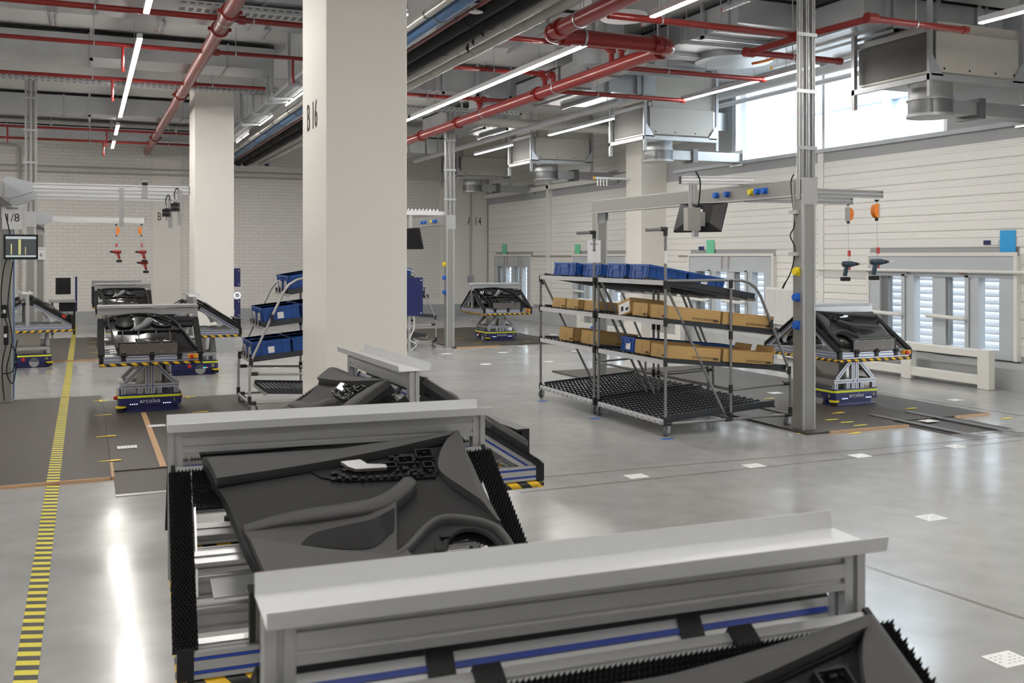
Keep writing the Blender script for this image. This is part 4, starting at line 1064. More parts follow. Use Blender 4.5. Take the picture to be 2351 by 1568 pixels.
# reverse side of a door trim: black moulded shell
RT = [(-.40, .60), (-.20, .655), (0, .655), (.15, .61), (.27, .50)]
RB = [(-.34, .02), (-.1, .01), (.15, .01), (.32, .01), (.46, .02)]
RL = [(-.34, .02), (-.37, .2), (-.40, .4), (-.42, .52), (-.40, .60)]
RR_ = [(.46, .02), (.42, .12), (.37, .26), (.32, .38), (.27, .50)]
def back_kit(mir, wide=False):
    k = []; A = lambda nm, b, m, sm=50, subs=(), kd=None: k.append(part(nm, mirror(b, mir), m, sm, subs, kd))
    RT2 = RT if not wide else [(-.42, .55), (-.36, .64), (0, .655), (.36, .64), (.42, .55)]
    RR2 = RR_ if not wide else [(.46, .02), (.45, .2), (.44, .4), (.43, .50), (.42, .55)]
    RL2 = RL if not wide else [(-.34, .02), (-.37, .2), (-.40, .4), (-.42, .50), (-.42, .55)]
    G = coons(P3(RT2), P3(RB), P3(RL2), P3(RR2), 60, 44)
    A('shell', sheet(G, lambda x, y: .035 + .012 * math.sin(x * 9) * math.sin(y * 8), .03), 'black_gloss', 40)
    lipp = spline(P3(RL2[:-1]) + P3(RT2) + P3(list(reversed(RR2))[1:]), 90)
    A('rim', MB().tube([(p.x, p.y, .052) for p in lipp], .013, 7), 'black_plastic')
    A('speaker_dish', MB().lathe([(.085, .05), (.098, .062), (.092, .066), (.075, .052), (.02, .042), (.001, .042)], (-.255, .50, 0), 26), 'black_plastic')
    A('bracket', ridge([(-.165, .36), (-.07, .44), (.0, .53), (.03, .56)], [.05, .07, .09, .05], [.03, .04, .045, .03], .04, 24, .4), 'galva_dark')
    A('air_channel', ridge([(.02, .55), (.08, .48), (.17, .45), (.22, .455)], [.06, .09, .08, .04], [.03, .035, .03, .02], .04, 24), 'black_gloss')
    A('ribs', ridge([(-.33, .345), (-.1, .35), (.15, .352), (.33, .345)], [.02, .022, .022, .02], [.02, .024, .024, .02], .04, 24).add([], []), 'black_plastic')
    b = MB()
    for x in (-.28, -.12, .06, .2): b.bx(x - .006, x + .006, .05, .34, .04, .058)
    A('stiffeners', b, 'black_plastic', None, (), 'stuff')
    b = MB(); random.seed(9 if mir else 4)
    for i in range(60):
        x = random.uniform(-.33, .12); y = random.uniform(.04, .13); s = random.uniform(.006, .02); b.bx(x, x + s, y, y + random.uniform(.006, .018), .045, .055 + random.uniform(0, .015))
    A('clip_row', b, 'black_plastic', None, (), 'stuff')
    b = MB()
    for i in range(26):
        x = random.uniform(-.32, .1); y = random.uniform(.05, .12); s = random.uniform(.005, .012); b.bx(x, x + s, y, y + s * .7, .058, .068)
    A('spring_clips', b, 'chrome', None, (), 'stuff')
    b = MB()
    for x, y in ((-.35, .57), (-.18, .625), (0, .625), (.06, .60), (.21, .50), (.3, .35)): b.lathe([(.016, .045), (.018, .066), (.008, .066), (.006, .05)], (x, y, 0), 10)
    A('screw_bosses', b, 'black_plastic', 50, (), 'stuff')
    A('sticker', MB().cb((.16, .12, .062), (.085, .055, .001), Matrix.Rotation(-.35, 3, 'Z')), 'white', None)
    A('bright_panel', ridge([(-.15, .22), (.0, .235), (.15, .225)], [.10, .16, .09], [.012, .016, .012], .045, 20, .5), 'black_gloss')
    return k
BACKK, BACK_M, BACK_W = back_kit(False), back_kit(True), back_kit(False, True)
def door(cartM, kit, back, label, lift=0.0, du=0.0, dv=0.0):
    M = cartM @ T(0, 0, lift) @ tilt_M(back) @ T(du, dv, .006)
    return spawn('door_trim_panel', kit, M, label, 'door panel', 'door trim panels on the robot carts')
def CM(x, y, rz): return T(x, y, 0) @ RZ(rz)
# nearest three
A_ = (.762, 1.44, -2.6); B_ = (.768, 3.31, -3.2); C_ = (1.342, 4.79, -88.7)
cart(*A_, 'robot cart nearest the camera with a long grey tray across the bottom', KIT_NEAR)
cart(*B_, 'second robot cart, its black door panel lying open behind the nearest tray', KIT_B)
cart(*C_, 'robot cart turned sideways in front of the wide column', KIT_NEAR)
door(CM(*A_), TRIM, False, 'dark grey door trim panel cut off by the bottom edge', LIFT, .035, -.06)
door(CM(*B_), TRIM, False, 'dark grey door trim panel seen whole on the second cart', LIFTB)
door(CM(*B_), TRIM_M, True, 'dark door trim panel showing only its rim behind the second tray', LIFTB)
door(CM(*C_), TRIM, False, 'dark door trim panel leaning left on the sideways cart', LIFT)
door(CM(*C_), TRIM_M, True, 'dark door trim panel leaning right on the sideways cart', LIFT)
# farther carts
far = [((.65, 11.85, 0), '1', 'robot cart number 1 on the brown floor boards at left', BACKK, 'black door panel reverse with round speaker dish on cart number 1', None, None),
       ((8.02, 9.16, 0), '6', 'robot cart number 6 at the right behind the gantry post', TRIM_M, 'dark door trim panel with armrest on cart number 6', TRIM, 'door trim panel on the far side of cart number 6'),
       ((7.65, 18.69, 0), '10', 'robot cart number 10 in the distance before the back wall', BACKK, 'black door panel reverse on cart number 10 before the back wall', TRIM, 'door trim panel on the far side of cart number 10'),
       ((1.42, 15.2, -90), '22', 'robot cart number 22 turned sideways before the white column', BACK_W, 'black door panel leaning left on cart number 22', BACKK, 'black door panel leaning right on cart number 22'),
       ((-.85, 17.15, 96), '19', 'robot cart number 19 behind the left gantry post', TRIM, 'door panel leaning left on cart number 19', BACKK, 'door panel leaning right on cart number 19')]
for (xy, num, lb, k1, l1, k2, l2) in far:
    cart(*xy, lb, None, num); door(CM(*xy), k1, False, l1)
    if k2: door(CM(*xy), k2, True, l2)

for xy, lb, l1 in (((.70, 21.5, 0), 'far robot cart behind cart number 1 with a black panel', 'wide black door panel reverse on the far cart, second row'), ((.66, 24.4, 0), 'farthest robot cart before the back wall at left', 'black door panel reverse on the farthest cart')):
    cart(*xy, lb); door(CM(*xy), BACK_W, False, l1)
# ------------------------------------------------------------------ crates, boxes and flow racks
def crate_mb(L, Wd, H):
    b = MB(); t = .004
    b.bx(0, L, 0, Wd, 0, t)
    for x0, x1, y0, y1 in ((0, t, 0, Wd), (L - t, L, 0, Wd), (0, L, 0, t), (0, L, Wd - t, Wd)): b.bx(x0, x1, y0, y1, 0, H)
    # rim and ribs
    for z0, z1, e in ((H - .022, H, .008), (H - .045, H - .038, .006), (.018, .026, .005)):
        b.bx(-e, L + e, -e, t, z0, z1); b.bx(-e, L + e, Wd - t, Wd + e, z0, z1); b.bx(-e, t, -e, Wd + e, z0, z1); b.bx(L - t, L + e, -e, Wd + e, z0, z1)
    for i in range(7):
        x = L * (i + .5) / 7
        if i in (2, 3, 4): continue
        b.bx(x - .004, x + .004, -.007, 0, 0, H - .02); b.bx(x - .004, x + .004, Wd, Wd + .007, 0, H - .02)
    for i in range(5):
        y = Wd * (i + .5) / 5
        if i == 2: continue
        b.bx(-.007, 0, y - .004, y + .004, 0, H - .02); b.bx(L, L + .007, y - .004, y + .004, 0, H - .02)
    return b
CR = {}
def crate(M, size, label, sticker=True, group='blue plastic crates on the racks'):
    if size not in CR:
        L, Wd, H = size; t = MB().bx(L * .35, L * .52, -.009, -.0075, H * .2, H * .62).bx(L * .45, L * .62, Wd + .0075, Wd + .009, H * .2, H * .62).bx(L + .0075, L + .009, Wd * .3, Wd * .6, H * .15, H * .65).bx(-.009, -.0075, Wd * .3, Wd * .62, H * .15, H * .65)
        g = MB().bx(-.012, 0, Wd * .34, Wd * .66, H * .55, H * .95)
        CR[size] = [part('crate_body', crate_mb(*size), 'crate_blue'), part('grip', g, 'crate_blue')] + parts('paper_label', t, 'paper')
    return spawn('plastic_crate', CR[size] if sticker else CR[size][:2], M, label, 'crate', group)
BXK = {}
def carton(M, size, label, flap=False, tilt=False):
    key = size + (flap,)
    if key not in BXK:
        L, Wd, H = size; t = .006; b = MB().bx(0, L, 0, Wd, 0, t)
        for x0, x1, y0, y1 in ((0, t, 0, Wd), (L - t, L, 0, Wd), (0, L, 0, t), (0, L, Wd - t, Wd)): b.bx(x0, x1, y0, y1, 0, H)
        ink = MB(); random.seed(2)
        for cx0 in (.62, .86):
            for j in range(2):
                x = L * (cx0 - .16)
                while x < L * (cx0 + .08):
                    w = random.uniform(.004, .012); ink.bx(x, x + w, -.0012, -.0002, H * (.16 + .09 * j), H * (.21 + .09 * j)); x += w + .005
        for i in range(3): ink.bx(L - .085 + i * .022, L - .068 + i * .022, -.0012, -.0002, H * .10, H * .26)
        for i in range(3): ink.bx(-.0012, -.0002, .02 + i * .022, .037 + i * .022, H * .1, H * .26)
        tape = MB().bx(-.0008, -.0001, Wd * .42, Wd * .58, 0, H * .7)
        k = [part('carton_body', b, 'cardboard', None, [part('print', ink, 'ink', None, (), 'stuff'), part('tape', tape, 'tape_tan')])]
        if flap: k.append(part('flap', MB().cb((L, Wd / 2, H + .03), (.005, Wd * .96, .07), Matrix.Rotation(.25, 3, 'Y')), 'cardboard'))
        if tilt: k.append(part('paper_label', MB().bx(-.003, -.001, .02, Wd - .03, .02, H - .03), 'paper', None, [part('print', MB().bx(-.0035, -.003, .04, .10, .04, .07).bx(-.0035, -.003, .14, .19, .05, .10), 'ink')]))
        BXK[key] = k
    return spawn('cardboard_box', BXK[key], M, label, 'box', 'open cardboard boxes on the rack')
def clampj(p, ax):   # black pipe joint
    r = .021; b = MB()
    if ax == 'x': b.tube([(p[0] - .035, p[1], p[2]), (p[0] + .035, p[1], p[2])], r, 8)
    if ax == 'y': b.tube([(p[0], p[1] - .035, p[2]), (p[0], p[1] + .035, p[2])], r, 8)
    if ax == 'z': b.tube([(p[0], p[1], p[2] - .04), (p[0], p[1], p[2] + .04)], r, 8)
    return b
DEP = 1.46
LEV = ((1.452, 1.28, 1.03), (1.075, .93, 1.32), (.70, .56, 1.42), (.135, .215, 1.28))     # front height, rear height, length
def track_mesh(L):
    b = MB().bx(0, L, -.016, -.012, -.012, .02).bx(0, L, .012, .016, -.012, .02).bx(0, L, -.016, .016, -.014, -.011); d = MB(); x = .03
    while x < L - .02: d.lathe([(.011, -.011), (.011, .011)], (x, 0, .014), 6, 'y'); x += .045
    return b, d
TRK = {}
def rack(M, Wd, label, arm=True, near_detail=True, full=True, tm='tube_grey', group='tubular flow racks'):
    r = empty('flow_rack', M, label, 'rack', group); R = .014; jb = MB()
    ys = (0, Wd)
    for yi, y in enumerate(ys):
        top = 1.96 if (arm and yi == 0) else 1.47
        obj('post', MB().tube([(0, y, .13), (0, y, top)], R, 10), tm, parent=r, smooth=50)
        obj('post', MB().tube([(.74, y, .11), (.74, y, 1.46)], R, 10), tm, parent=r, smooth=50)
        obj('brace', MB().tube([(.02, y + (.03 if yi == 0 else -.03), 1.42), (.71, y + (.03 if yi == 0 else -.03), .12)], R, 10), tm, parent=r, smooth=50)
        pts = [(0, y, 1.466), (.74, y, 1.466), (.86, y, 1.462), (.95, y, 1.44), (1.03, y, 1.39), (1.09, y, 1.31), (1.20, y, 1.08), (1.33, y, .80), (1.41, y, .63), (1.445, y, .54), (1.455, y, .44), (1.455, y, .12)]
        obj('bent_tube', MB().tube(pts, R, 10), tm, parent=r, smooth=60)
        obj('bottom_rail', MB().tube([(0, y, .115), (DEP, y, .115)], R, 10), tm, parent=r, smooth=50)
        obj('side_rail', MB().tube([(.74, y, .40), (1.455, y, .43)], R, 10), tm, parent=r, smooth=50)
        for p, ax in (((0, y, .14), 'z'), ((.74, y, .14), 'z'), ((.74, y, 1.43), 'z'), ((1.455, y, .15), 'z'), ((0, y, 1.43), 'z'), ((.74, y, .93), 'z'), ((.74, y, .41), 'z'), ((.03, y, .115), 'x'), ((.71, y, .115), 'x'), ((1.42, y, .115), 'x'), ((1.40, y, .43), 'x'), ((0, y, 1.075), 'z'), ((0, y, .70), 'z'), ((.03, y, 1.40), 'z'), ((1.22, y, 1.03), 'z'), ((1.44, y, .56), 'z')):
            b2 = clampj(p, ax); jb.add(b2.v, b2.f)
        for x in (.02, DEP - .03):
            c = empty_caster(r, (x, y, 0), 30 if x < 1 else 15)
    if arm:
        obj('arm', MB().tube([(-.21, 0, 1.945), (0, 0, 1.955)], .017, 10), 'tube_grey', parent=r, smooth=50)
        b2 = clampj((-.02, 0, 1.955), 'x'); jb.add(b2.v, b2.f); b2 = clampj((0, 0, 1.93), 'z'); jb.add(b2.v, b2.f)
        obj('paper_sleeve', MB().tube([(0, 0, 1.63), (0, 0, 1.75)], .016, 10), 'white', parent=r, smooth=50)
    objs('pipe_joint', jb, 'joint_black', r, 50)
    obj('cross_rail', MB().tube([(.74, 0, .115), (.74, Wd, .115)], R, 8), tm, parent=r, smooth=50)
    obj('cross_rail', MB().tube([(1.455, 0, .115), (1.455, Wd, .115)], R, 8), tm, parent=r, smooth=50)
    obj('cross_rail', MB().tube([(.74, 0, .40), (.74, Wd, .40)], R, 8), tm, parent=r, smooth=50)
    for li, (za, zb, L) in enumerate(LEV):
        obj('front_rail', MB().sweep((0, .0, za - .005), (0, Wd, za - .005), section(.028, .045, 1, 1, .006, .004)), 'rail_white', parent=r)
        obj('rear_rail', MB().sweep((L, .0, zb - .01), (L, Wd, zb - .01), SQ(.02, .03)), 'tube_light', parent=r)
        n = (5, 7, 7, 12)[li]; ang = math.degrees(math.atan2(zb - za, L)); Ls = L / math.cos(math.radians(ang))
        key = round(Ls, 3)
        if key not in TRK:
            a, d = track_mesh(Ls); TRK[key] = (mesh('roller_track', a, 'track_dark'), mesh('rollers', d, 'roller'))
        for i in range(n):
            y = Wd * (i + .5) / n
            tkr = link('roller_track', TRK[key][0], r, T(.0, y, za + .005) @ RY(-ang)); q = link('rollers', TRK[key][1], tkr); q['kind'] = 'stuff'
            if li == 3 and near_detail: obj('track_hook', MB().bx(-.03, .02, y - .02, y + .02, za - .03, za - .002), 'galva', parent=r)
        for y in ((.03, Wd - .03) if li else (.02, Wd * .34, Wd * .66, Wd - .02)):
            g = MB().sweep((.04, 0, 0), (Ls, 0, 0), [(-.006, -.008), (.03, -.008), (.03, 0), (.006, 0), (.006, .05), (-.006, .05)])
            o = obj('guide_rail', g, 'track_dark', parent=r); o.matrix_basis = T(0, y, za + .002) @ RY(-ang)
    return r
def empty_caster(r, p, a):
    if 'caster' not in TRK:
        f = MB().bx(-.018, .03, -.022, .022, .085, .095).bx(-.03, .02, -.022, -.018, .03, .09).bx(-.03, .02, .018, .022, .03, .09).lathe([(.012, .09), (.012, .125)], (0, 0, 0), 8)
        w = MB().lathe([(.02, -.014), (.042, -.014), (.048, -.008), (.048, .008), (.042, .014), (.02, .014)], (-.018, 0, .049), 18, 'y')
        h = MB().lathe([(.019, -.016), (.019, .016)], (-.018, 0, .049), 12, 'y')
        TRK['caster'] = (mesh('caster', f, 'galva'), mesh('wheel', w, 'wheel_grey', 40), mesh('wheel_hub', h, 'alu'))
    c = link('caster', TRK['caster'][0], r, T(*p) @ RZ(a)); link('wheel', TRK['caster'][1], c); link('wheel_hub', TRK['caster'][2], c)
    return c
# right twin racks, loading side towards the aisle
RX0 = 5.03; W1 = 1.33
R1 = T(RX0, 8.06, 0); R2 = T(RX0, 9.49, 0)
rack(R1, W1, 'nearer tubular flow rack of the pair beside the gantry post')
rack(R2, W1 + .04, 'farther tubular flow rack of the pair')
def on(Mr, lev, x, y, dz=.03, rz=0, extra=None):
    za, zb, L = LEV[lev]; ang = math.degrees(math.atan2(zb - za, L))
    m = Mr @ T(0, y, za + .005) @ RY(-ang) @ T(x, 0, dz)
    return m @ extra if extra is not None else m
BXL = (.61, .29, .125)
carton(on(R1, 1, .02, .02), BXL, 'long cardboard box at the near front corner of the middle shelf')
carton(on(R1, 1, .65, .02), BXL, 'long cardboard box behind the first on the near edge of the middle shelf')
carton(on(R1, 1, .02, .37), (.40, .29, .13), 'cardboard box with dark lid beside the long box on the middle shelf')
carton(on(R1, 1, .06, .76, .055, 0, RX(-16)), (.40, .26, .16), 'tilted open cardboard box with white label', tilt=True)
carton(on(R2, 1, .10, .10), (.40, .34, .11), 'cardboard box next to the tilted one on the farther middle shelf')
carton(on(R2, 1, .04, .47), (.40, .30, .11), 'middle cardboard box on the farther middle shelf')
carton(on(R2, 1, .04, .80), (.40, .34, .11), 'farthest cardboard box on the farther middle shelf')
carton(on(R1, 2, .02, .02), BXL, 'long cardboard box at the near front corner of the lower shelf')
carton(on(R1, 2, .65, .02), BXL, 'long cardboard box at the near rear corner of the lower shelf', flap=True)
carton(on(R1, 2, .04, .36), (.58, .29, .14), 'short-sided cardboard box beside the long box on the lower shelf')
carton(on(R1, 2, .66, .36), (.58, .29, .12), 'cardboard box hidden behind on the lower shelf', flap=True)
crate(on(R1, 2, .06, .68), (.60, .28, .147), 'blue crate standing among the cardboard boxes on the lower shelf')
crate(on(R1, 2, .68, .68), (.60, .28, .147), 'second blue crate behind the boxes on the lower shelf')
carton(on(R2, 2, .10, .12), (.50, .40, .15), 'wide cardboard box on the farther lower shelf')
carton(on(R2, 2, .08, .68), (.40, .36, .15), 'cardboard box at the far end of the farther lower shelf')
cs_ = (.30, .40, .147); cl = (.60, .40, .147)
crate(on(R2, 0, .04, .55), (.40, .56, .147), 'blue crate on the top of the farther rack', False)
crate(on(R2, 0, .10, .06), (.40, .42, .147), 'blue crate on top where the two racks meet', False)
crate(on(R1, 0, .06, .88), (.44, .40, .147), 'blue crate on top of the nearer rack behind the arm', False)
crate(on(R1, 0, .08, .46), (.44, .38, .147), 'middle blue crate on top of the nearer rack', False)
crate(on(R1, 0, .54, .46), (.44, .38, .147), 'blue crate with torn label at the rear of the rack top')
carton(on(R1, 0, .72, .9), (.30, .36, .10), 'small cardboard box at the rear of the rack top')

# left rack behind the wide column: mirrored, its low side towards the left
LM = T(3.08, 11.80, 0) @ RZ(180); LW = .84
rack(LM, LW, 'flow rack with blue crates half hidden by the wide column', arm=False, tm='tube_light')
for li, lv, nm in ((0, 0, 'top'), (1, 1, 'middle'), (2, 2, 'lower')):
    for j, x in enumerate((LEV[lv][2] - .42, LEV[lv][2] - .84)):
        if x < -.02: continue
        for kx, y in enumerate((.05, .435)):
            crate(on(LM, lv, x, y), (.40, .365, .165), 'blue crate in the %s %s of the %s shelf left of the column' % (('front', 'rear')[j], ('far row', 'near row')[kx], nm))
    o = obj('lane_stop', MB().bx(0, .006, .10, .17, 0, .14).bx(0, .006, .30, .37, 0, .14).bx(0, .006, .5, .57, 0, .14), 'stainless'); za, zb, L = LEV[lv]
    o.matrix_basis = LM @ T(L + .01, .1, zb); tag(o, 'bent metal lane stops at the end of the %s crate shelf' % nm, 'lane stop')
# rack behind the column on the right
MM = T(4.55, 17.6, 0)
rack(MM, 1.3, 'flow rack with curved tube seen right of the wide column', arm=False, near_detail=False, tm='tube_light')
for lv, x, lb in ((0, .6, 'top'), (1, .86, 'middle'), (2, .74, 'lower')):
    crate(on(MM, lv, x, .1), (.40, .30, .147), 'small blue crate on the %s shelf right of the column' % lb)
    crate(on(MM, lv, x - .05, .55), (.40, .40, .147), 'second blue crate on the %s shelf right of the column' % lb)
# ------------------------------------------------------------------ station gantries
PW, PD = .145, .15
def gantry(X, Y0, L, side, label, energy=True, sockets=True):
    r = empty('station_gantry', T(X, Y0, 0), label, 'gantry', 'grey station gantries'); top = 2.455; bh = .17
    for nm, y in (('near_post', 0), ('far_post', L)):
        p = obj(nm, MB().sweep((0, y, 0), (0, y, top - bh), [(a * PW / 2, b * PD / 2) for a, b in ((-1, -1), (1, -1), (1, 1), (-1, 1))], (0, 1, 0)), 'gantry_grey', parent=r, bevel=.004)
        objs('post_trim', MB().bx(-PW / 2 - .004, -PW / 2 + .018, y - PD / 2 - .004, y - PD / 2 + .018, 0, top - bh).bx(PW / 2 - .018, PW / 2 + .004, y - PD / 2 - .004, y - PD / 2 + .018, 0, top - bh), 'alu', parent=p)
        obj('foot_plate', MB().bx(-PW / 2 - .05, PW / 2 + .05, y - PD / 2 - .03, y + PD / 2 + .03, 0, .008), 'alu', parent=p)
        rv = MB()
        for i in range(9):
            z = .15 + i * .25
            for x in (-.045, .045): rv.bx(x - .004, x + .004, y - PD / 2 - .0025, y - PD / 2, z - .004, z + .004)
        obj('rivets', rv, 'galva_dark', parent=p)['kind'] = 'stuff'
    bm = obj('beam', MB().bx(-PW / 2, PW / 2, -PD / 2, L + PD / 2, top - bh, top), 'gantry_grey', parent=r, bevel=.004)
    objs('beam_trim', MB().bx(-PW / 2 - .004, -PW / 2 + .01, -PD / 2, L + PD / 2, top - .014, top + .003).bx(-PW / 2 - .004, -PW / 2 + .01, -PD / 2, L + PD / 2, top - bh - .003, top - bh + .012), 'alu', parent=bm)
    objs('corner_plate', MB().bx(PW / 2, PW / 2 + .004, L - .11, L - .0, top - bh - .10, top - bh + .05).bx(-.06, .06, L - PD / 2 - .004, L - PD / 2, top - bh - .14, top - bh), 'alu', parent=bm)
    if energy:
        e = MB(); zb = 2.25; zt_ = 4.72 if 18 < Y0 < 19.15 or 7.85 < Y0 < 8.8 else ZC
        for x in (-.07, .01, .085): e.sweep((x, -.02, zb), (x, -.02, zt_), section(.035, .045, 1, 1, .012, .01), (0, 1, 0))
        en = r; objs('energy_column', e, 'alu', r)
        for z in (2.75, 3.3, 3.85, 4.4): obj('tie_bar', MB().bx(-.12, .12, -.052, -.044, z - .018, z + .018), 'galva', parent=en)
        objs('inner_conduit', MB().tube([(.045, .0, 2.45), (.045, 0, 3.5), (.045, 0, zt_)], .015, 8).tube([(-.03, .0, 2.45), (-.03, 0, 3.5), (-.03, 0, zt_)], .015, 8), 'grey_pipe', parent=en, smooth=50)
        obj('cover_plate', MB().bx(-.085, .10, -PD / 2 - .006, -PD / 2, 2.2, 2.46), 'alu', parent=en)
    if sockets:
        for z, c in ((1.55, 'yellow'), (1.30, 'socket_blue'), (1.03, 'socket_blue')):
            b = MB().cb((-PW / 2 - .008, -.0, z), (.016, .062, .085)); b.lathe([(.034, -.05), (.034, -.008), (.03, -.008)], (-PW / 2, -.0, z), 12, 'x')
            obj('socket', b, c, parent=r, smooth=40)
        for y, c in ((1.15, 'socket_blue'), (1.35, 'socket_blue'), (.62, 'socket_blue'), (.50, 'socket_blue'), (.72, 'yellow')):
            b = MB().cb((-PW / 2 - .006, y, top - .09), (.012, .062, .062)); b.lathe([(.03, -.045), (.03, -.006)], (-PW / 2, y, top - .09), 12, 'x')
            obj('socket', b, c, parent=r, smooth=40)
    return r
GX, GY = 6.44, 7.80
gR = gantry(GX, GY, 4.2, 1, 'grey station gantry with sockets beside the twin racks')
for zz in (.72, .56): obj('socket', MB().lathe([(.03, -.05), (.03, 0)], (-PW / 2, 4.2, zz), 12, 'x'), 'socket_blue', parent=gR)
gM = gantry(6.22, 17.48, 4.2, 1, 'grey station gantry in the distance right of the wide column')
gL = gantry(-.84, 8.75, 4.15, -1, 'grey station gantry at the left edge marked station 1/8', energy=True, sockets=False)
gL2 = gantry(-.86, 18.9, 4.1, -1, 'grey station gantry marked station 6 before the back wall', sockets=False)
# spiral wrap cable taped to the near right post
cb_ = empty('taped_cable', T(GX - PW / 2 - .012, GY + .045, 0), 'black and white wrapped cable taped down the right gantry post', 'cable')
pts = [(0, .0, 2.5), (-.01, .03, 2.42), (-.012, .0, 2.2), (-.01, -.02, 2.0), (-.02, .03, 1.9), (-.012, -.03, 1.78), (-.01, .0, 1.62), (-.02, .05, 1.5), (-.04, .10, 1.42), (-.04, .12, 1.38), (-.03, .08, 1.45)]
obj('cord', MB().tube(spline(pts, 50), .006, 6), 'black_rubber', parent=cb_, smooth=60)
wr_ = MB()
for i in range(34):
    z = 2.42 - i * .0115; wr_.lathe([(.0075, -.002), (.0085, -.001), (.0085, .002), (.0075, .003)], (-.012 + .002, .012 - .03 * (i / 34), z), 8)
obj('spiral_wrap', wr_, 'white_cable', parent=cb_)['kind'] = 'stuff'
for z in (2.13, 1.72): obj('tape', MB().bx(-.016, .012, -.06, .06, z - .018, z + .018), 'crate_grey', parent=cb_)

def arm(p, q, label, w=.045, h=.08, m='alu'):
    a = empty('cantilever_rail', None, label, 'rail', 'cantilever rails of the gantries')
    obj('rail_profile', MB().sweep(p, q, section(w, h, 1, 2, .016, .014)), m, parent=a)
    e = Vector(q); d = (Vector(q) - Vector(p)).normalized()
    obj('end_cap', MB().sweep(e, e + d * .006, SQ(w + .002, h + .002)), 'gantry_grey' if m == 'alu' else 'black_plastic', parent=a)
    return a
# right gantry: two tool rails over cart number 6
arm((GX, GY + .25, 2.345), (onY(2023, 455, GY + .25).x, GY + .25, 2.345), 'longer tool rail reaching out from the right gantry post')
arm((GX, GY + .95, 2.315), (onY(1954, 462, GY + .95).x, GY + .95, 2.315), 'shorter tool rail behind the longer one at the right gantry')
def balancer(p, label, rot=0):
    e = empty('tool_balancer', T(*p) @ RZ(rot), label, 'tool balancer', 'orange spring balancers')
    obj('hook', MB().tube([(0, 0, .0), (.006, 0, -.015), (.0, 0, -.03), (-.006, 0, -.015), (0, 0, 0)], .003, 6), 'galva', parent=e)
    obj('mount', MB().lathe([(.02, 0), (.03, -.0), (.008, -.02)], (0, 0, .015), 10), 'black_plastic', parent=e)
    pr = []
    for i in range(13):
        a = -math.pi / 2 + math.pi * i / 12; pr.append((.0 + .058 * math.cos(a), -.10 + .075 * math.sin(a)))
    b = MB(); b.rings([[(x, y, z) for x, z in pr] for y in (-.028, .028)])
    obj('drum_cover', b, 'orange', parent=e, smooth=40)
    obj('back_plate', MB().bx(-.014, .0, -.032, .032, -.18, -.025), 'crate_grey', parent=e)
    obj('cable_outlet', MB().bx(-.008, .014, -.012, .012, -.205, -.175), 'black_plastic', parent=e)
    return e
def drill(p, body, label, rot=0, bit=True, tagc='white'):
    e = empty('cordless_screwdriver', T(*p) @ RZ(rot), label, 'power tool', 'hanging cordless screwdrivers')
    obj('body', MB().lathe([(.018, -.085), (.030, -.078), (.033, -.05), (.033, .03), (.027, .045), (.024, .06)], (0, 0, 0), 12, 'x'), body, parent=e, smooth=50)
    hd = obj('grip', MB().sweep((-.028, 0, -.015), (-.055, 0, -.135), [(-.016, -.022), (.016, -.022), (.016, .022), (-.016, .022)], (1, 0, 0)), body, parent=e, bevel=.006)
    obj('trigger', MB().cb((.004, 0, -.05), (.012, .014, .035)), 'red', parent=hd)
    obj('battery', MB().bx(-.095, .0, -.034, .034, -.19, -.145), 'black_plastic', parent=e, bevel=.006)
    obj('chuck', MB().lathe([(.022, .06), (.02, .085), (.012, .10), (.009, .115)], (0, 0, 0), 10, 'x'), 'black_plastic', parent=e, smooth=50)
    if bit: obj('bit', MB().tube([(.11, 0, 0), (.17, 0, .001)], .004, 6), 'galva', parent=e)
    obj('hang_ring', MB().tube([(-.005, 0, .033), (-.018, 0, .055), (-.005, 0, .075), (.008, 0, .055), (-.005, 0, .033)], .003, 6), 'galva', parent=e)
    obj('tag', MB().bx(-.02, .014, -.002, .001, .085, .15), tagc, parent=e)
    return e
def wire(p, q, label): return thing1('balancer_wire', MB().tube([p, q], .0025, 5), 'galva', label, 'wire', 'thin tool suspension wires')
for (px, by, ty, Y, rot, l1, l2, l3) in ((1947, 471, 606, GY + .95, 0, 'orange balancer on the shorter rail, left of the right pair', 'dark teal screwdriver, left one under the right gantry', 'thin wire to the left dark teal screwdriver'),
                                         (2013, 462, 601, GY + .25, 180, 'orange balancer with grey back plate on the longer rail', 'dark teal screwdriver with green dot, right one under the right gantry', 'thin wire to the right dark teal screwdriver')):
    p = onY(px, by, Y); balancer((p.x, p.y, p.z), l1, rot)
    q = onY(px, ty, Y); drill((p.x + .02, p.y, q.z), 'drill_teal', l2, -18, True, 'red')
    wire((p.x, p.y, p.z - .2), (p.x + .012, p.y, q.z + .07), l3)
# monitor arm on the right gantry, reaching into the aisle over the racks
yA = GY + 1.55
p0 = onY(1740, 410, yA); 
arm((GX + .05, GY + .88, 2.50), (onX(1562, 411, 5.75).x, onX(1562, 411, 5.75).y, 2.50), 'square monitor rail with black end cap on top of the right gantry beam', .08, .08, 'alu_white')
pe = onX(1562, 411, 5.75); Ym = pe.y - .10; Xm = pe.x + .09
mo = empty('station_monitor', T(Xm, Ym, 2.462), 'black station monitor and computer box hanging from the right gantry, seen from behind', 'monitor')
obj('drop_post', MB().sweep((0, 0, 0), (0, 0, -.32), section(.08, .045, 2, 1), (0, 1, 0)), 'alu', parent=mo)
obj('computer_box', MB().bx(-.13, .03, -.10, -.02, -.50, -.26), 'stainless', parent=mo, bevel=.004)
obj('mount_box', MB().bx(.03, .11, -.06, .02, -.45, -.30), 'gantry_grey', parent=mo)
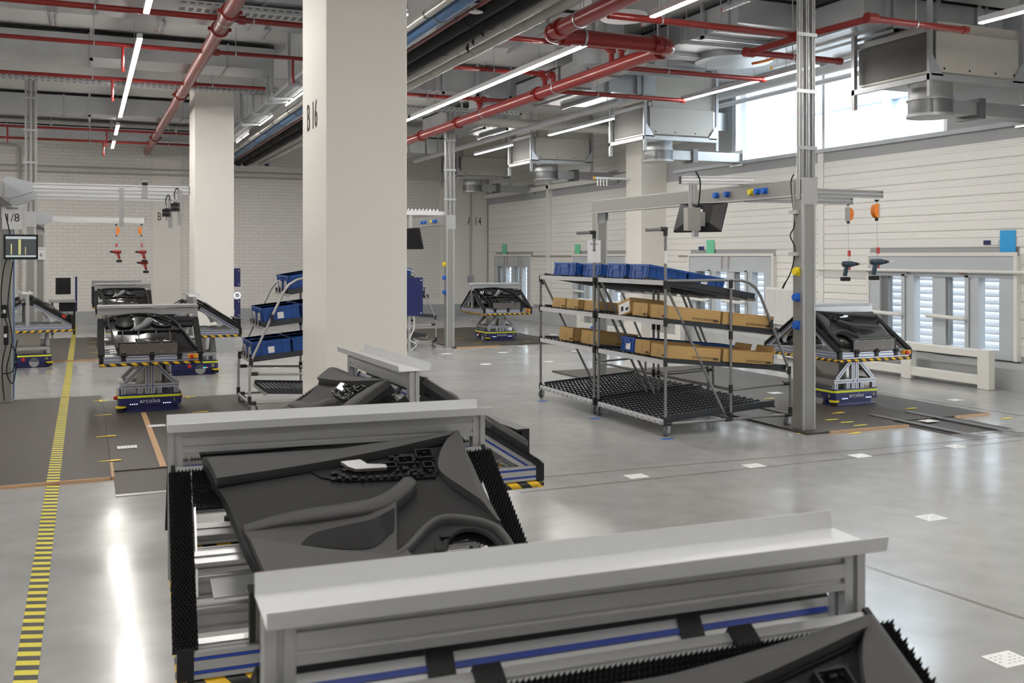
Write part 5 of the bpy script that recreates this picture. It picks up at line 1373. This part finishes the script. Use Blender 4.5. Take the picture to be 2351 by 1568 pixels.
scr = MB().rings([[(-.24, 0, -.155), (.24, 0, -.155), (.24, 0, .155), (-.24, 0, .155)], [(-.24, -.025, -.155), (.24, -.025, -.155), (.24, -.025, .155), (-.24, -.025, .155)], [(-.13, -.06, -.09), (.13, -.06, -.09), (.13, -.06, .10), (-.13, -.06, .10)]])
sO = obj('monitor_shell', scr, 'black_plastic', parent=mo); sO.matrix_basis = T(.18, .12, -.36) @ RZ(-58) @ RX(-30) @ Matrix.Scale(1.12, 4)
st_ = obj('sticker', MB().bx(-.05, -.02, -.064, -.061, -.02, .06).bx(.0, .03, -.064, -.061, .03, .06), 'paper', parent=sO)
obj('bracket', MB().bx(.0, .05, -.03, .02, -.56, -.46), 'galva', parent=mo)
obj('cables', MB().tube(spline([(.02, -.02, .12), (.09, .0, .02), (.06, -.02, -.2), (.02, -.04, -.25), (.06, -.06, -.27)], 24), .008, 6).tube(spline([(-.02, -.04, -.22), (.03, -.07, -.27), (.08, -.05, -.25), (.02, -.06, -.22)], 18), .009, 6), 'black_rubber', parent=mo, smooth=60)
# far monitor on the middle gantry and its rails
p = onX(956, 548, 5.6)
m2_ = empty('station_monitor', T(p.x - .12, p.y, p.z), 'tilted black monitor edge right of the wide column', 'monitor')
o = obj('monitor_shell', MB().bx(-.24, .24, -.02, .02, -.2, .2), 'black_plastic', parent=m2_); o.matrix_basis = RZ(-50) @ RX(20)
obj('drop_post', MB().bx(-.03, .03, -.03, .03, .1, 2.456 - p.z), 'alu', parent=m2_)
p = onX(1008, 507, 6.0)
rl = empty('cantilever_rail', T(0, onX(956, 548, 5.6).y, 2.456), 'pale ribbed rails on top of the middle gantry', 'rail')
obj('rail_profile', MB().bx(4.6, 6.26, -.05, .03, 0, .07), 'alu_white', parent=rl)
hs = MB()
for i in range(18): hs.tube([(4.8 + i * .07, 0, .07), (4.82 + i * .07, 0, .11), (4.84 + i * .07, 0, .07)], .01, 6)
obj('spiral_hose', hs, 'white', parent=rl, smooth=60)

# left gantry: bracketed rails, probes, tools
def gusset(X, Y, z, label):
    b = MB(); s = .26
    b.rings([[(X + PW / 2, Y + d, z - .10), (X + PW / 2 + .06, Y + d, z - .12), (X + PW / 2 + s, Y + d, z - .05), (X + PW / 2 + s, Y + d, z + .05), (X + PW / 2 + .06, Y + d, z + .10), (X + PW / 2, Y + d, z + .10)] for d in (-.04, .04)])
    return thing1('rail_bracket', b, 'frame_bluegrey', label, 'bracket', 'bent sheet rail brackets')
YA1, YA2 = 11.55, 12.35
gusset(-.84, YA1, 2.42, 'pale blue sheet bracket of the near left rail'); gusset(-.84, YA2, 2.38, 'pale blue sheet bracket of the second left rail')
arm((-.72, YA1, 2.425), (onY(434, 440, YA1).x, YA1, 2.425), 'upper slotted rail of station 1/8 reaching to the white column', .045, .09, 'alu_white')
arm((-.70, YA2, 2.385), (onY(411, 453, YA2).x, YA2, 2.385), 'lower slotted rail of station 1/8', .045, .09, 'alu_white')
def drop(px, y0, y1, Y, label):
    a, b = onY(px, y0, Y), onY(px, y1, Y); return thing1('drop_profile', MB().sweep(a, b, S45, (0, 1, 0)), 'alu', label, 'profile', 'hanging aluminium profiles')
drop(279, 432, 521, YA1 - .040, 'hanging aluminium profile crossing both left rails'); drop(413, 437, 517, YA1 - .040, 'hanging aluminium profile at the end of the upper left rail'); drop(391, 460, 523, YA2 - .040, 'hanging aluminium profile at the end of the lower left rail')
for px, y0, Y, lb in ((402, 457, YA1 - .06, 'black camera probe hanging from the upper left rail'), (382, 471, YA2 - .06, 'black camera probe hanging beside the B 14 marking')):
    p = onY(px, y0, Y); e = empty('camera_probe', T(p.x, p.y, p.z), lb, 'camera', 'black camera probes')
    obj('neck', MB().lathe([(.022, 0), (.022, -.035)], (0, 0, 0), 12), 'galva_dull', parent=e, smooth=40)
    obj('lens_barrel', MB().lathe([(.028, -.035), (.048, -.045), (.048, -.085), (.045, -.09), (.048, -.095), (.048, -.135), (.02, -.135)], (0, 0, 0), 16), 'black_plastic', parent=e, smooth=30)
    obj('ring', MB().lathe([(.0485, -.088), (.0485, -.092)], (0, 0, 0), 16), 'copper', parent=e)
    obj('cord', MB().tube(spline([(0, 0, 0), (-.01, -.02, .06), (.02, 0, .12), (.04, .02, .08), (.03, .04, .02)], 20), .006, 6), 'black_rubber', parent=e, smooth=60)
p = onY(332, 430, YA1); e = empty('clamp_lamp', T(p.x, p.y, p.z), 'small clamped sensor on top of the left rail', 'sensor')
obj('clamp', MB().bx(-.03, .03, -.03, .03, -.12, .02), 'galva_dull', parent=e); obj('head', MB().lathe([(.02, -.03), (.025, .03)], (0, 0, .04), 12, 'x'), 'black_plastic', parent=e, smooth=40); obj('tube', MB().tube([(.0, 0, .05), (-.06, 0, .0)], .014, 8), 'galva', parent=e)
Y6 = 19.3
gusset(-.86, Y6, 2.36, 'sheet bracket of the station 6 tool rail')
arm((-.74, Y6, 2.345), (onY(332, 508, Y6).x, Y6, 2.345), 'tool rail of station 6 with two orange balancers', .05, .09, 'alu_white')
for (px, ty, rot, l1, l2, l3) in ((267, 578, 0, 'orange balancer seen edge on, station 6', 'red screwdriver under the left station 6 balancer', 'wire to the left red screwdriver'), (325, 578, 180, 'orange balancer with spring back, station 6', 'red screwdriver under the right station 6 balancer', 'wire to the right red screwdriver')):
    p = onY(px, 517, Y6); balancer((p.x, p.y, p.z), l1, rot); q = onY(px, ty, Y6)
    drill((p.x, p.y, q.z), 'drill_red', l2, 180, True, 'red'); wire((p.x, p.y, p.z - .2), (p.x, p.y, q.z + .07), l3)
q = onY(326, 603, Y6 + .05); q.y += .0; drill((q.x + .02, q.y, q.z), 'drill_red', 'lowest red screwdriver hanging behind station 6', 180, False, 'red'); wire((q.x + .02, q.y, 2.31), (q.x + .02, q.y, q.z + .07), 'wire to the lowest red screwdriver')
# signs
def sign(p, w, h, rows, label, rot=0, m='paper'):
    e = empty('station_sign', T(*p) @ RZ(rot), label, 'sign'); obj('sheet', MB().bx(-w / 2, w / 2, 0, .002, -h / 2, h / 2), m, parent=e)
    for t, sz, z in rows:
        b = text_mb(t, sz, .0005, .95); b.xf(T(0, -.0012, z)); obj('lettering', b, 'ink', parent=e)
    return e
p = onY(27, 496, 12.70); sign((p.x, 12.78, p.z), .21, .30, (('Station', .045, .095), ('1/8', .13, -.02)), 'paper sign reading Station 1/8 on the left gantry post')
p = onY(97, 582, 22.85); sign((p.x - .02, 22.88, p.z), .17, .26, (('Station', .04, .09), ('6', .12, -.03)), 'paper sign reading Station 6 on the far left post')
p = onY(1368, 577, 11.85); sign((p.x, 11.9, p.z), .20, .30, (('Station', .045, .10), ('7', .13, -.03)), 'paper sign reading Station on the far right post')
# monitor and loose cables at the left post
p = onY(48, 567, 12.55); e = empty('station_monitor', T(p.x, p.y, p.z) @ RZ(6) @ Matrix.Scale(.86, 4), 'lit flat monitor on the left gantry post', 'monitor')
obj('bezel', MB().bx(-.205, .205, 0, .04, -.165, .165), 'black_plastic', parent=e, bevel=.004)
scn = obj('screen', MB().bx(-.18, .18, -.002, 0, -.135, .14), 'screen', parent=e)
for x0, x1, z0, z1, c in ((-.18, .18, .105, .138, 'screen_light'), (-.18, .18, -.133, -.11, 'screen_light'), (-.03, .0, -.10, .10, 'screen_bar'), (-.12, -.105, -.10, .04, 'screen_bar'), (.05, .06, -.10, .0, 'screen_bar')):
    obj('screen_window', MB().bx(x0, x1, -.0032, -.002, z0, z1), c, parent=scn)
obj('stand', MB().bx(-.05, .05, .04, .12, -.05, .05), 'black_plastic', parent=e)
for i, (pts, lb) in enumerate(((((12, 490), (25, 560), (8, 620), (3, 700), (18, 760), (5, 840), (10, 920)), 'long loose black cable hanging on the left post'),
                              (((30, 600), (18, 700), (28, 780), (15, 850), (30, 880), (38, 820), (25, 790)), 'looped black cable below the left monitor'),
                              (((40, 780), (36, 800), (30, 850), (5, 858)), 'black cable crossing the foot of the left post'))):
    A = [onY(px, py, 12.66 - .01 * i) for px, py in pts]; b = MB().tube(spline(A, 40), .007, 6)
    thing1('loose_cable', b, 'black_rubber', lb, 'cable', smooth=60)
for (px, py, w, h, lb) in ((9, 715, .07, .15, 'black charger box taped to the left post'), (14, 770, .05, .22, 'long black power strip on the left post')):
    p = onY(px, py, 12.70); e = empty('power_adapter', T(p.x, p.y, p.z), lb, 'power adapter'); obj('housing', MB().bx(-w / 2, w / 2, -.03, .03, -h / 2, h / 2), 'black_plastic', parent=e, bevel=.008); obj('plug', MB().bx(-.02, .02, -.04, -.03, -.02, .02), 'white', parent=e)
thing1('post_cover', MB().bx(-.77, -.755, 12.83, 12.98, .05, 2.2), 'blue_pipe', 'blue strip on the side of the left gantry post', 'cover strip')

# dark blue boards
def board(x, y, z0, z1, w, label, stand=True):
    e = empty('charging_board', T(x, y, 0), label, 'charging board')
    obj('panel', MB().bx(0, w, 0, .04, z0, z1), 'navy', parent=e, bevel=.004)
    s = MB()
    for px in (.035, w - .035):
        for pz in (z0 + .05, z1 - .05): s.lathe([(.001, -.004), (.012, -.003), (.012, .001)], (px, 0, pz), 8, 'y')
    obj('screws', s, 'white', parent=e)['kind'] = 'stuff'
    if stand: obj('stand', MB().bx(w * .4, w * .5, .04, .08, .0, z0 + .1).bx(w * .2, w * .8, .0, .3, 0, .03), 'alu', parent=e)
    obj('cable', MB().tube(spline([(w * .6, .02, z0), (w * .62, .0, z0 - .2), (w * .4, -.05, z0 - .4), (w * .7, -.02, max(.05, z0 - .5)), (w * .5, .05, .05)], 26), .012, 6), 'white_cable', parent=e, smooth=60)
    return e
p = onY(971, 700, 16.6); board(p.x - .42, 16.6, onY(960, 725, 16.6).z, onY(960, 637, 16.6).z, .42, 'dark blue screwed board right of the wide column')
p = onY(552, 650, 21.5); board(p.x - .45, 21.5, onY(550, 658, 21.5).z, onY(550, 616, 21.5).z, .45, 'upper dark blue board right of the white column', False)
board(p.x - .45, 21.5, onY(550, 729, 21.5).z, onY(550, 687, 21.5).z, .45, 'lower dark blue board right of the white column')
e = empty('ring_light', T(onY(545, 678, 21.4).x, 21.4, onY(545, 678, 21.4).z), 'small glowing ring between the two dark blue boards', 'lamp')
obj('ring', MB().tube([(.06 * math.cos(a * .314), 0, .06 * math.sin(a * .314)) for a in range(21)], .008, 8), 'led_white', parent=e); obj('arm', MB().bx(-.02, .02, .0, .1, -.09, .09), 'alu', parent=e)
# workstation behind the left posts
e = empty('workstation', T(-.62, 23.6, 0), 'workstation with dark screens and blue side board before the back wall', 'workstation')
obj('side_board', MB().bx(.42, .46, 0, .5, .5, 1.25), 'navy', parent=e); obj('screen', MB().cb((.18, .1, 1.05), (.30, .05, .36), Matrix.Rotation(.3, 3, 'Z')), 'black_plastic', parent=e)
obj('desk', MB().bx(-.1, .44, -.1, .5, .70, .74), 'galva_dull', parent=e); objs('leg', MB().bx(.38, .42, -.05, -.01, 0, .7).bx(.38, .42, .4, .44, 0, .7).bx(-.05, -.01, 0, .04, 0, .7), 'black_plastic', parent=e); obj('drawer', MB().bx(.1, .4, 0, .45, .5, .7), 'black_plastic', parent=e)
# ------------------------------------------------------------------ floor boards, tape and markers
def slab(poly, z0, z1, m, label, name='floor_board', cat='floor board', edge=None):
    e = empty(name, None, label, cat); obj('board', MB().prism(poly, z0, z1), m, parent=e)
    if edge:
        n = 0
        for a, b in edge:
            a, b = Vector((*a, 0)), Vector((*b, 0)); d = (b - a).normalized(); nn = Vector((d.y, -d.x, 0)) * .022; k = max(1, int((b - a).length / 1.25)); 
            for i in range(k):
                p, q = a + (b - a) * (i / k), a + (b - a) * ((i + 1) / k) - d * .006
                obj('edge_strip', MB().prism([(p.x, p.y), (p.x + nn.x, p.y + nn.y), (q.x + nn.x, q.y + nn.y), (q.x, q.y)], .0, z1 + .002), 'ply_edge', parent=e)
    return e
BZ = .02
slab([(-6, 8.16), (.185, 8.16), (.185, 13.0), (-6, 13.0)], 0, BZ, 'board_brown', 'large brown floor board at left under the hazard tape', edge=[((-6, 8.16), (.185, 8.16)), ((.185, 8.16), (.185, 8.75))])
slab([(.19, 8.40), (1.0, 8.40), (1.0, 12.45), (.19, 12.45)], 0, BZ - .003, 'board_brown', 'brown floor board under robot cart number 1')
slab([(1.003, 8.40), (1.70, 8.40), (1.70, 12.45), (1.003, 12.45)], 0, BZ - .001, 'board_brown', 'narrow brown floor board beside the crate rack', edge=[((1.70, 8.40), (1.70, 12.45))])
slab([(.20, 7.62), (.62, 7.62), (.62, 8.39), (.20, 8.39)], 0, .008, 'board_brown', 'thin brown ramp board with metal edge in front of the big board')
thing1('ramp_edge', MB().bx(.20, .62, 7.55, 7.62, 0, .006), 'plate_metal', 'pale metal ramp edge at the brown board', 'metal strip')
thing1('wood_wedge', MB().bx(.55, .60, 8.41, 11.4, BZ - .002, BZ + .001), 'ply_edge', 'worn joint strip between the brown boards', 'wood strip')
slab([(-6, 17.6), (.25, 17.6), (.25, 22.4), (-6, 22.4)], 0, BZ, 'board_brown', 'far brown floor board under the far end of the tape', edge=[((-6, 17.6), (.25, 17.6))])
slab([(.255, 17.2), (1.0, 17.2), (1.0, 22.4), (.255, 22.4)], 0, BZ, 'board_brown', 'narrow far brown board beside the white column')
slab([(6.30, 7.58), (7.55, 7.58), (7.55, 13.2), (6.30, 13.2)], 0, BZ, 'board_brown', 'brown floor board under the right gantry', edge=[((6.56, 7.58), (7.55, 7.58))])
slab([(7.553, 7.80), (8.9, 7.80), (8.9, 13.0), (7.553, 13.0)], 0, BZ - .002, 'board_brown', 'brown floor board under robot cart number 6', edge=[((8.40, 7.80), (8.9, 7.80))])
slab([(7.56, 7.05), (8.38, 7.05), (8.38, 7.79), (7.56, 7.79)], 0, .007, 'board_brown', 'thin brown ramp board at the right')
for i, x in enumerate((7.62, 8.12)): thing1('cover_strip', MB().bx(x, x + .07, 6.75, 8.2, BZ + .001 if i == 0 else BZ + .0012, BZ + .006), 'frame_dark', ('left', 'right')[i] + ' dark rubber strip across the right ramp board', 'strip')
for i, x in enumerate((7.56, 7.90, 8.14)): thing1('ramp_edge', MB().bx(x, x + (.32, .22, .24)[i], 6.97, 7.05, 0, .006), 'plate_metal', ('left', 'middle', 'right')[i] + ' metal end plate of the right ramp board', 'metal strip')
slab([(6.25, 17.3), (7.2, 17.3), (7.2, 22.0), (6.25, 22.0)], 0, BZ, 'board_brown', 'far brown board beside the middle gantry', edge=[((6.3, 17.3), (7.2, 17.3))])
slab([(7.205, 17.5), (8.7, 17.5), (8.7, 22.0), (7.205, 22.0)], 0, BZ, 'board_brown', 'far brown board under robot cart number 10')
# hazard tape
ht = empty('hazard_tape', None, 'yellow and black striped tape running down the left aisle', 'floor tape')
for a, b, z in ((1.0, 8.14, .0015), (8.16, 13.0, BZ + .0015), (13.0, 17.58, .0015), (17.6, 22.4, BZ + .0015), (22.4, 27.0, .0015)):
    obj('tape_run', MB().bx(-.265, -.175, a, b, z - .001, z), 'hazard_floor', parent=ht)
for i, (px, py, dx) in enumerate(((1910, 963, .36), (1945, 969, .36), (1975, 976, .36))):
    p = onZ(px, py, BZ + .001); thing1('dash_tape', MB().cb((p.x, p.y, BZ + .0012), (.16, .035, .001)), 'lime', ('left', 'middle', 'right')[i] + ' yellow dash of tape by the right post foot', 'floor tape')
# yellow crosses and short marks on the boards
marks = [((231, 920), 'cross'), ((432, 912), 'cross'), ((237, 953), 'bar'), ((460, 946), 'bar'), ((244, 1002), 'bar'), ((253, 1058), 'bar'), ((213, 785), 'bar'), ((215, 797), 'bar'), ((218, 809), 'bar'), ((1925, 948), 'bar'), ((2092, 938), 'bar'), ((1962, 995), 'bar'), ((1766, 915), 'bar'), ((1847, 994), 'bar'), ((1056, 778), 'bar'), ((1210, 784), 'bar'), ((1096, 787), 'bar'), ((2310, 961), 'bar')]
names = ['yellow tape cross left of robot cart number 1', 'yellow tape cross right of robot cart number 1', 'yellow tape mark below the left cross', 'yellow tape mark beside the crate rack', 'third yellow tape mark down the brown board', 'lowest yellow tape mark on the brown board', 'far yellow tape mark, upper of three', 'far yellow tape mark, middle of three', 'far yellow tape mark, lower of three', 'yellow mark in front of robot cart number 6', 'yellow mark on the board right of robot cart number 6', 'yellow corner tab on the wood edge at right', 'yellow mark behind the twin racks', 'yellow tab at the foot of the right gantry post', 'yellow mark left of robot cart number 10', 'yellow mark right of robot cart number 10', 'yellow mark before robot cart number 10', 'yellow mark at the outer corner of the far right wood edge']
for ((px, py), kd), nm in zip(marks, names):
    p = onZ(px, py, BZ + .001); z = BZ + .0022
    if px in (1962, 1847, 2310): p = onZ(px, py, 0); z = .002
    b = MB().cb((p.x, p.y, z), (.17, .03, .001)).cb((p.x + .04, p.y + .02, z + .0004), (.09, .028, .001))
    if kd == 'cross': b.cb((p.x, p.y, z + .0006), (.03, .17, .001))
    thing1('tape_mark', b, 'yellow', nm, 'floor tape', 'yellow tape marks on the boards')
# white dot-code floor markers
mk = [(1461, 1093), (1731, 1069), (1974, 1046), (2138, 1188), (2195, 1025), (2313, 1513), (292, 1026), (474, 1018), (360, 977), (1780, 902), (2193, 918), (2132, 966), (1026, 812), (1115, 836), (1154, 809), (1200, 795), (1270, 768), (1058, 755), (1322, 806), (1260, 830), (1575, 849), (640, 843), (1700, 860), (1640, 877)]
mloc = ['left of three on the grey aisle below the racks', 'middle of three on the grey aisle below the racks', 'right of three on the grey aisle below the racks', 'on the glossy floor right of the nearest tray', 'below the right ramp boards', 'at the lower right corner', 'on the brown board left of the second tray', 'on the brown board beside the second tray', 'just above the second tray end', 'behind the twin racks near the gantry', 'before the white barrier', 'on the right ramp board', 'right of the wide column', 'beyond the third tray on the shiny floor', 'below robot cart number 10', 'right of robot cart number 10', 'left of the far rack caster', 'before the back wall near the middle post', 'left of the farther rack post', 'left of the farther rack caster', 'seen through the twin racks, left', 'behind the crate rack rails', 'seen through the twin racks, right', 'seen through the twin racks, middle']
for (px, py), nm in zip(mk, mloc):
    onb = px < 480 or px in (2132, 1780)
    z = BZ if onb else 0.0
    p = onZ(px, py, z + .001); e = empty('floor_marker', T(p.x, p.y, z), 'white dotted floor sticker ' + nm, 'floor marker', 'white dot stickers on the floor')
    s = .065; obj('sticker', MB().bx(-s * 1.25, s * 1.25, -s, s, .0005, .0015), 'white', parent=e)
    d = MB()
    for i in range(5):
        for j in range(4): 
            if (i * 7 + j * 3) % 5: d.cb((-.056 + i * .028, -.036 + j * .024, .0018), (.013, .011, .0004))
    obj('dots', d, 'frame_bluegrey', parent=e)['kind'] = 'stuff'
for i, (px, py) in enumerate(((1245, 921), (1368, 961), (1531, 1008))):
    p = onZ(px, py, 0); thing1('blue_tape', MB().cb((p.x, p.y, .001), (.12, .06, .001)), 'socket_blue', 'blue tape on the floor under the %s rack caster' % ('farthest', 'middle', 'nearest')[i], 'floor tape')
# ------------------------------------------------------------------ things along the right wall
def sheetw(px0, py0, px1, py1, m, label, name='notice_sheet'):
    a, b = onX(px0, py0, XW - .012), onX(px1, py1, XW - .012)
    e = empty(name, T(XW - .012, 0, 0), label, 'notice'); y0, y1 = min(a.y, b.y), max(a.y, b.y)
    obj('sheet', MB().bx(-.003, 0, y0, y1, b.z, a.z), m, parent=e)
    return e
sheetw(1153, 561, 1163, 585, 'green_sheet', 'farthest green sheet on the clad wall near the corner')
sheetw(1320, 561, 1332, 588, 'green_sheet', 'middle green sheet left of the far gantry post')
sheetw(1622, 551, 1640, 585, 'green_sheet', 'nearest green sheet above the middle window')
sheetw(2296, 529, 2332, 579, 'cyan_sheet', 'bright blue sheet at the right on the clad wall')
sheetw(1604, 566, 1616, 574, 'navy', 'small dark label left of the nearest green sheet', 'wall_label'); sheetw(2258, 552, 2274, 562, 'navy', 'small dark label left of the bright blue sheet', 'wall_label'); sheetw(2277, 552, 2292, 562, 'paper', 'small white label beside the bright blue sheet', 'wall_label'); sheetw(1169, 598, 1180, 613, 'paper', 'small notice above the farthest window', 'wall_label')
# crash barrier
e = empty('crash_barrier', T(10.56, 0, 0), 'white crash barrier before the right windows', 'barrier'); y0, y1 = 9.20, 13.4
for nm, z0, z1 in (('top_rail', .40, .50), ('bottom_rail', .05, .17)): obj(nm, MB().bx(-.05, .05, y0 + .03, y1 - .03, z0, z1), 'barrier_white', parent=e, bevel=.01)
for y in (y0 + .09, onX(2086, 850, 10.56).y, y1 - .1): obj('post', MB().bx(-.057, .057, y - .09, y + .09, 0, .507), 'barrier_white', parent=e, bevel=.01)
e = empty('crash_barrier', T(10.56, 0, 0), 'white crash barrier behind the twin racks', 'barrier'); y0, y1 = 16.4, 20.6
for nm, z0, z1 in (('top_rail', .62, .72), ('bottom_rail', .05, .17)): obj(nm, MB().bx(-.05, .05, y0 + .03, y1 - .03, z0, z1), 'barrier_white', parent=e, bevel=.01)
for y in (y0, 18.4, y1): obj('post', MB().bx(-.057, .057, y - .09, y + .09, 0, .727), 'barrier_white', parent=e, bevel=.01)
# radiator
a = onX(1768, 690, XW - .1); e = empty('radiator', T(XW - .12, a.y - .9, .55), 'white ribbed radiator left of the right gantry post', 'radiator')
obj('panel', MB().bx(0, .08, 0, 1.0, 0, .62), 'panel_white', parent=e); rb = MB()
for i in range(24): rb.bx(-.012, 0, .02 + i * .041, .042 + i * .041, .03, .58)
objs('fin', rb, 'panel_white', e)
# window pipe and wall conduit
e = empty('window_pipe', T(XW - .11, 0, onX(2140, 622, XW - .11).z), 'white pipe running above the right window panes', 'pipe')
obj('pipe_run', MB().tube([(0, 8.0, 0), (0, 10, 0), (0, 12.9, 0)], .022, 10), 'barrier_white', parent=e, smooth=50)
for y in (9.9, 10.9, 11.6): obj('clip', MB().bx(-.01, .1, y - .05, y + .05, -.03, .0), 'copper', parent=e)
e = empty('window_pipe', T(XW - .05, 0, onX(1560, 588, XW - .05).z), 'brown thin conduit along the wall above the far windows', 'pipe')
obj('pipe_run', MB().tube([(0, 16.9, 0), (0, 14, 0)], .012, 8).tube([(0, 18.1, 0), (0, 26.3, 0)], .012, 8), 'copper', parent=e, smooth=50)
zz = onX(1560, 588, XW - .05).z
for y in (15.4, 15.2, 19.9, 20.1, 24.6, 24.8, 25.6, 25.8): obj('branch_pipe', MB().tube([(0, y, 0), (-.03, y, -.05), (-.03, y, 1.45 - zz)], .008, 6), 'copper', parent=e, smooth=50)
# bracket with white hooks on the wall column
p = onX(1440, 413, 10.25); e = empty('hook_rail', T(p.x, p.y, p.z), 'small white hook rail bracket sticking out of the wall column', 'hook rail')
obj('bar', MB().bx(-.75, .1, -.02, .02, 0, .04), 'alu_white', parent=e); obj('end_tab', MB().bx(-.78, -.75, -.025, .025, -.005, .045), 'amber', parent=e)
for i in range(4): obj('hook', MB().bx(-.70 + i * .07, -.68 + i * .07, -.012, .012, -.14, 0), 'white', parent=e)
obj('plate', MB().bx(.08, .12, -.04, .04, -.1, .12), 'galva', parent=e)
# orange cable and hooks by the high window
A = [onY(px, py, 11.0) for px, py in ((1727, 146), (1760, 139), (1800, 125), (1842, 113))]
e = empty('orange_cable', None, 'orange conduit curving before the high window', 'cable')
obj('cord', MB().tube(spline(A, 16), .018, 8), 'orange_cable', parent=e, smooth=60)
for q in A[1:3]: obj('hanger_rod', MB().tube([q, (q.x, q.y, ZC)], .005, 5), 'galva', parent=e)
# foil loop on beam etc.
e = empty('exit_lamp_bracket', T(*onX(1800, 148, 9.2)), 'white lamp bracket with amber end by the high window', 'lamp')
obj('bar', MB().bx(-.02, .02, -.25, .25, -.02, .02), 'alu_white', parent=e); obj('end_tab', MB().bx(-.025, .025, .25, .28, -.025, .025), 'amber', parent=e); obj('rod', MB().tube([(0, 0, .02), (0, 0, ZC - onX(1800, 148, 9.2).z)], .005, 5), 'galva', parent=e)
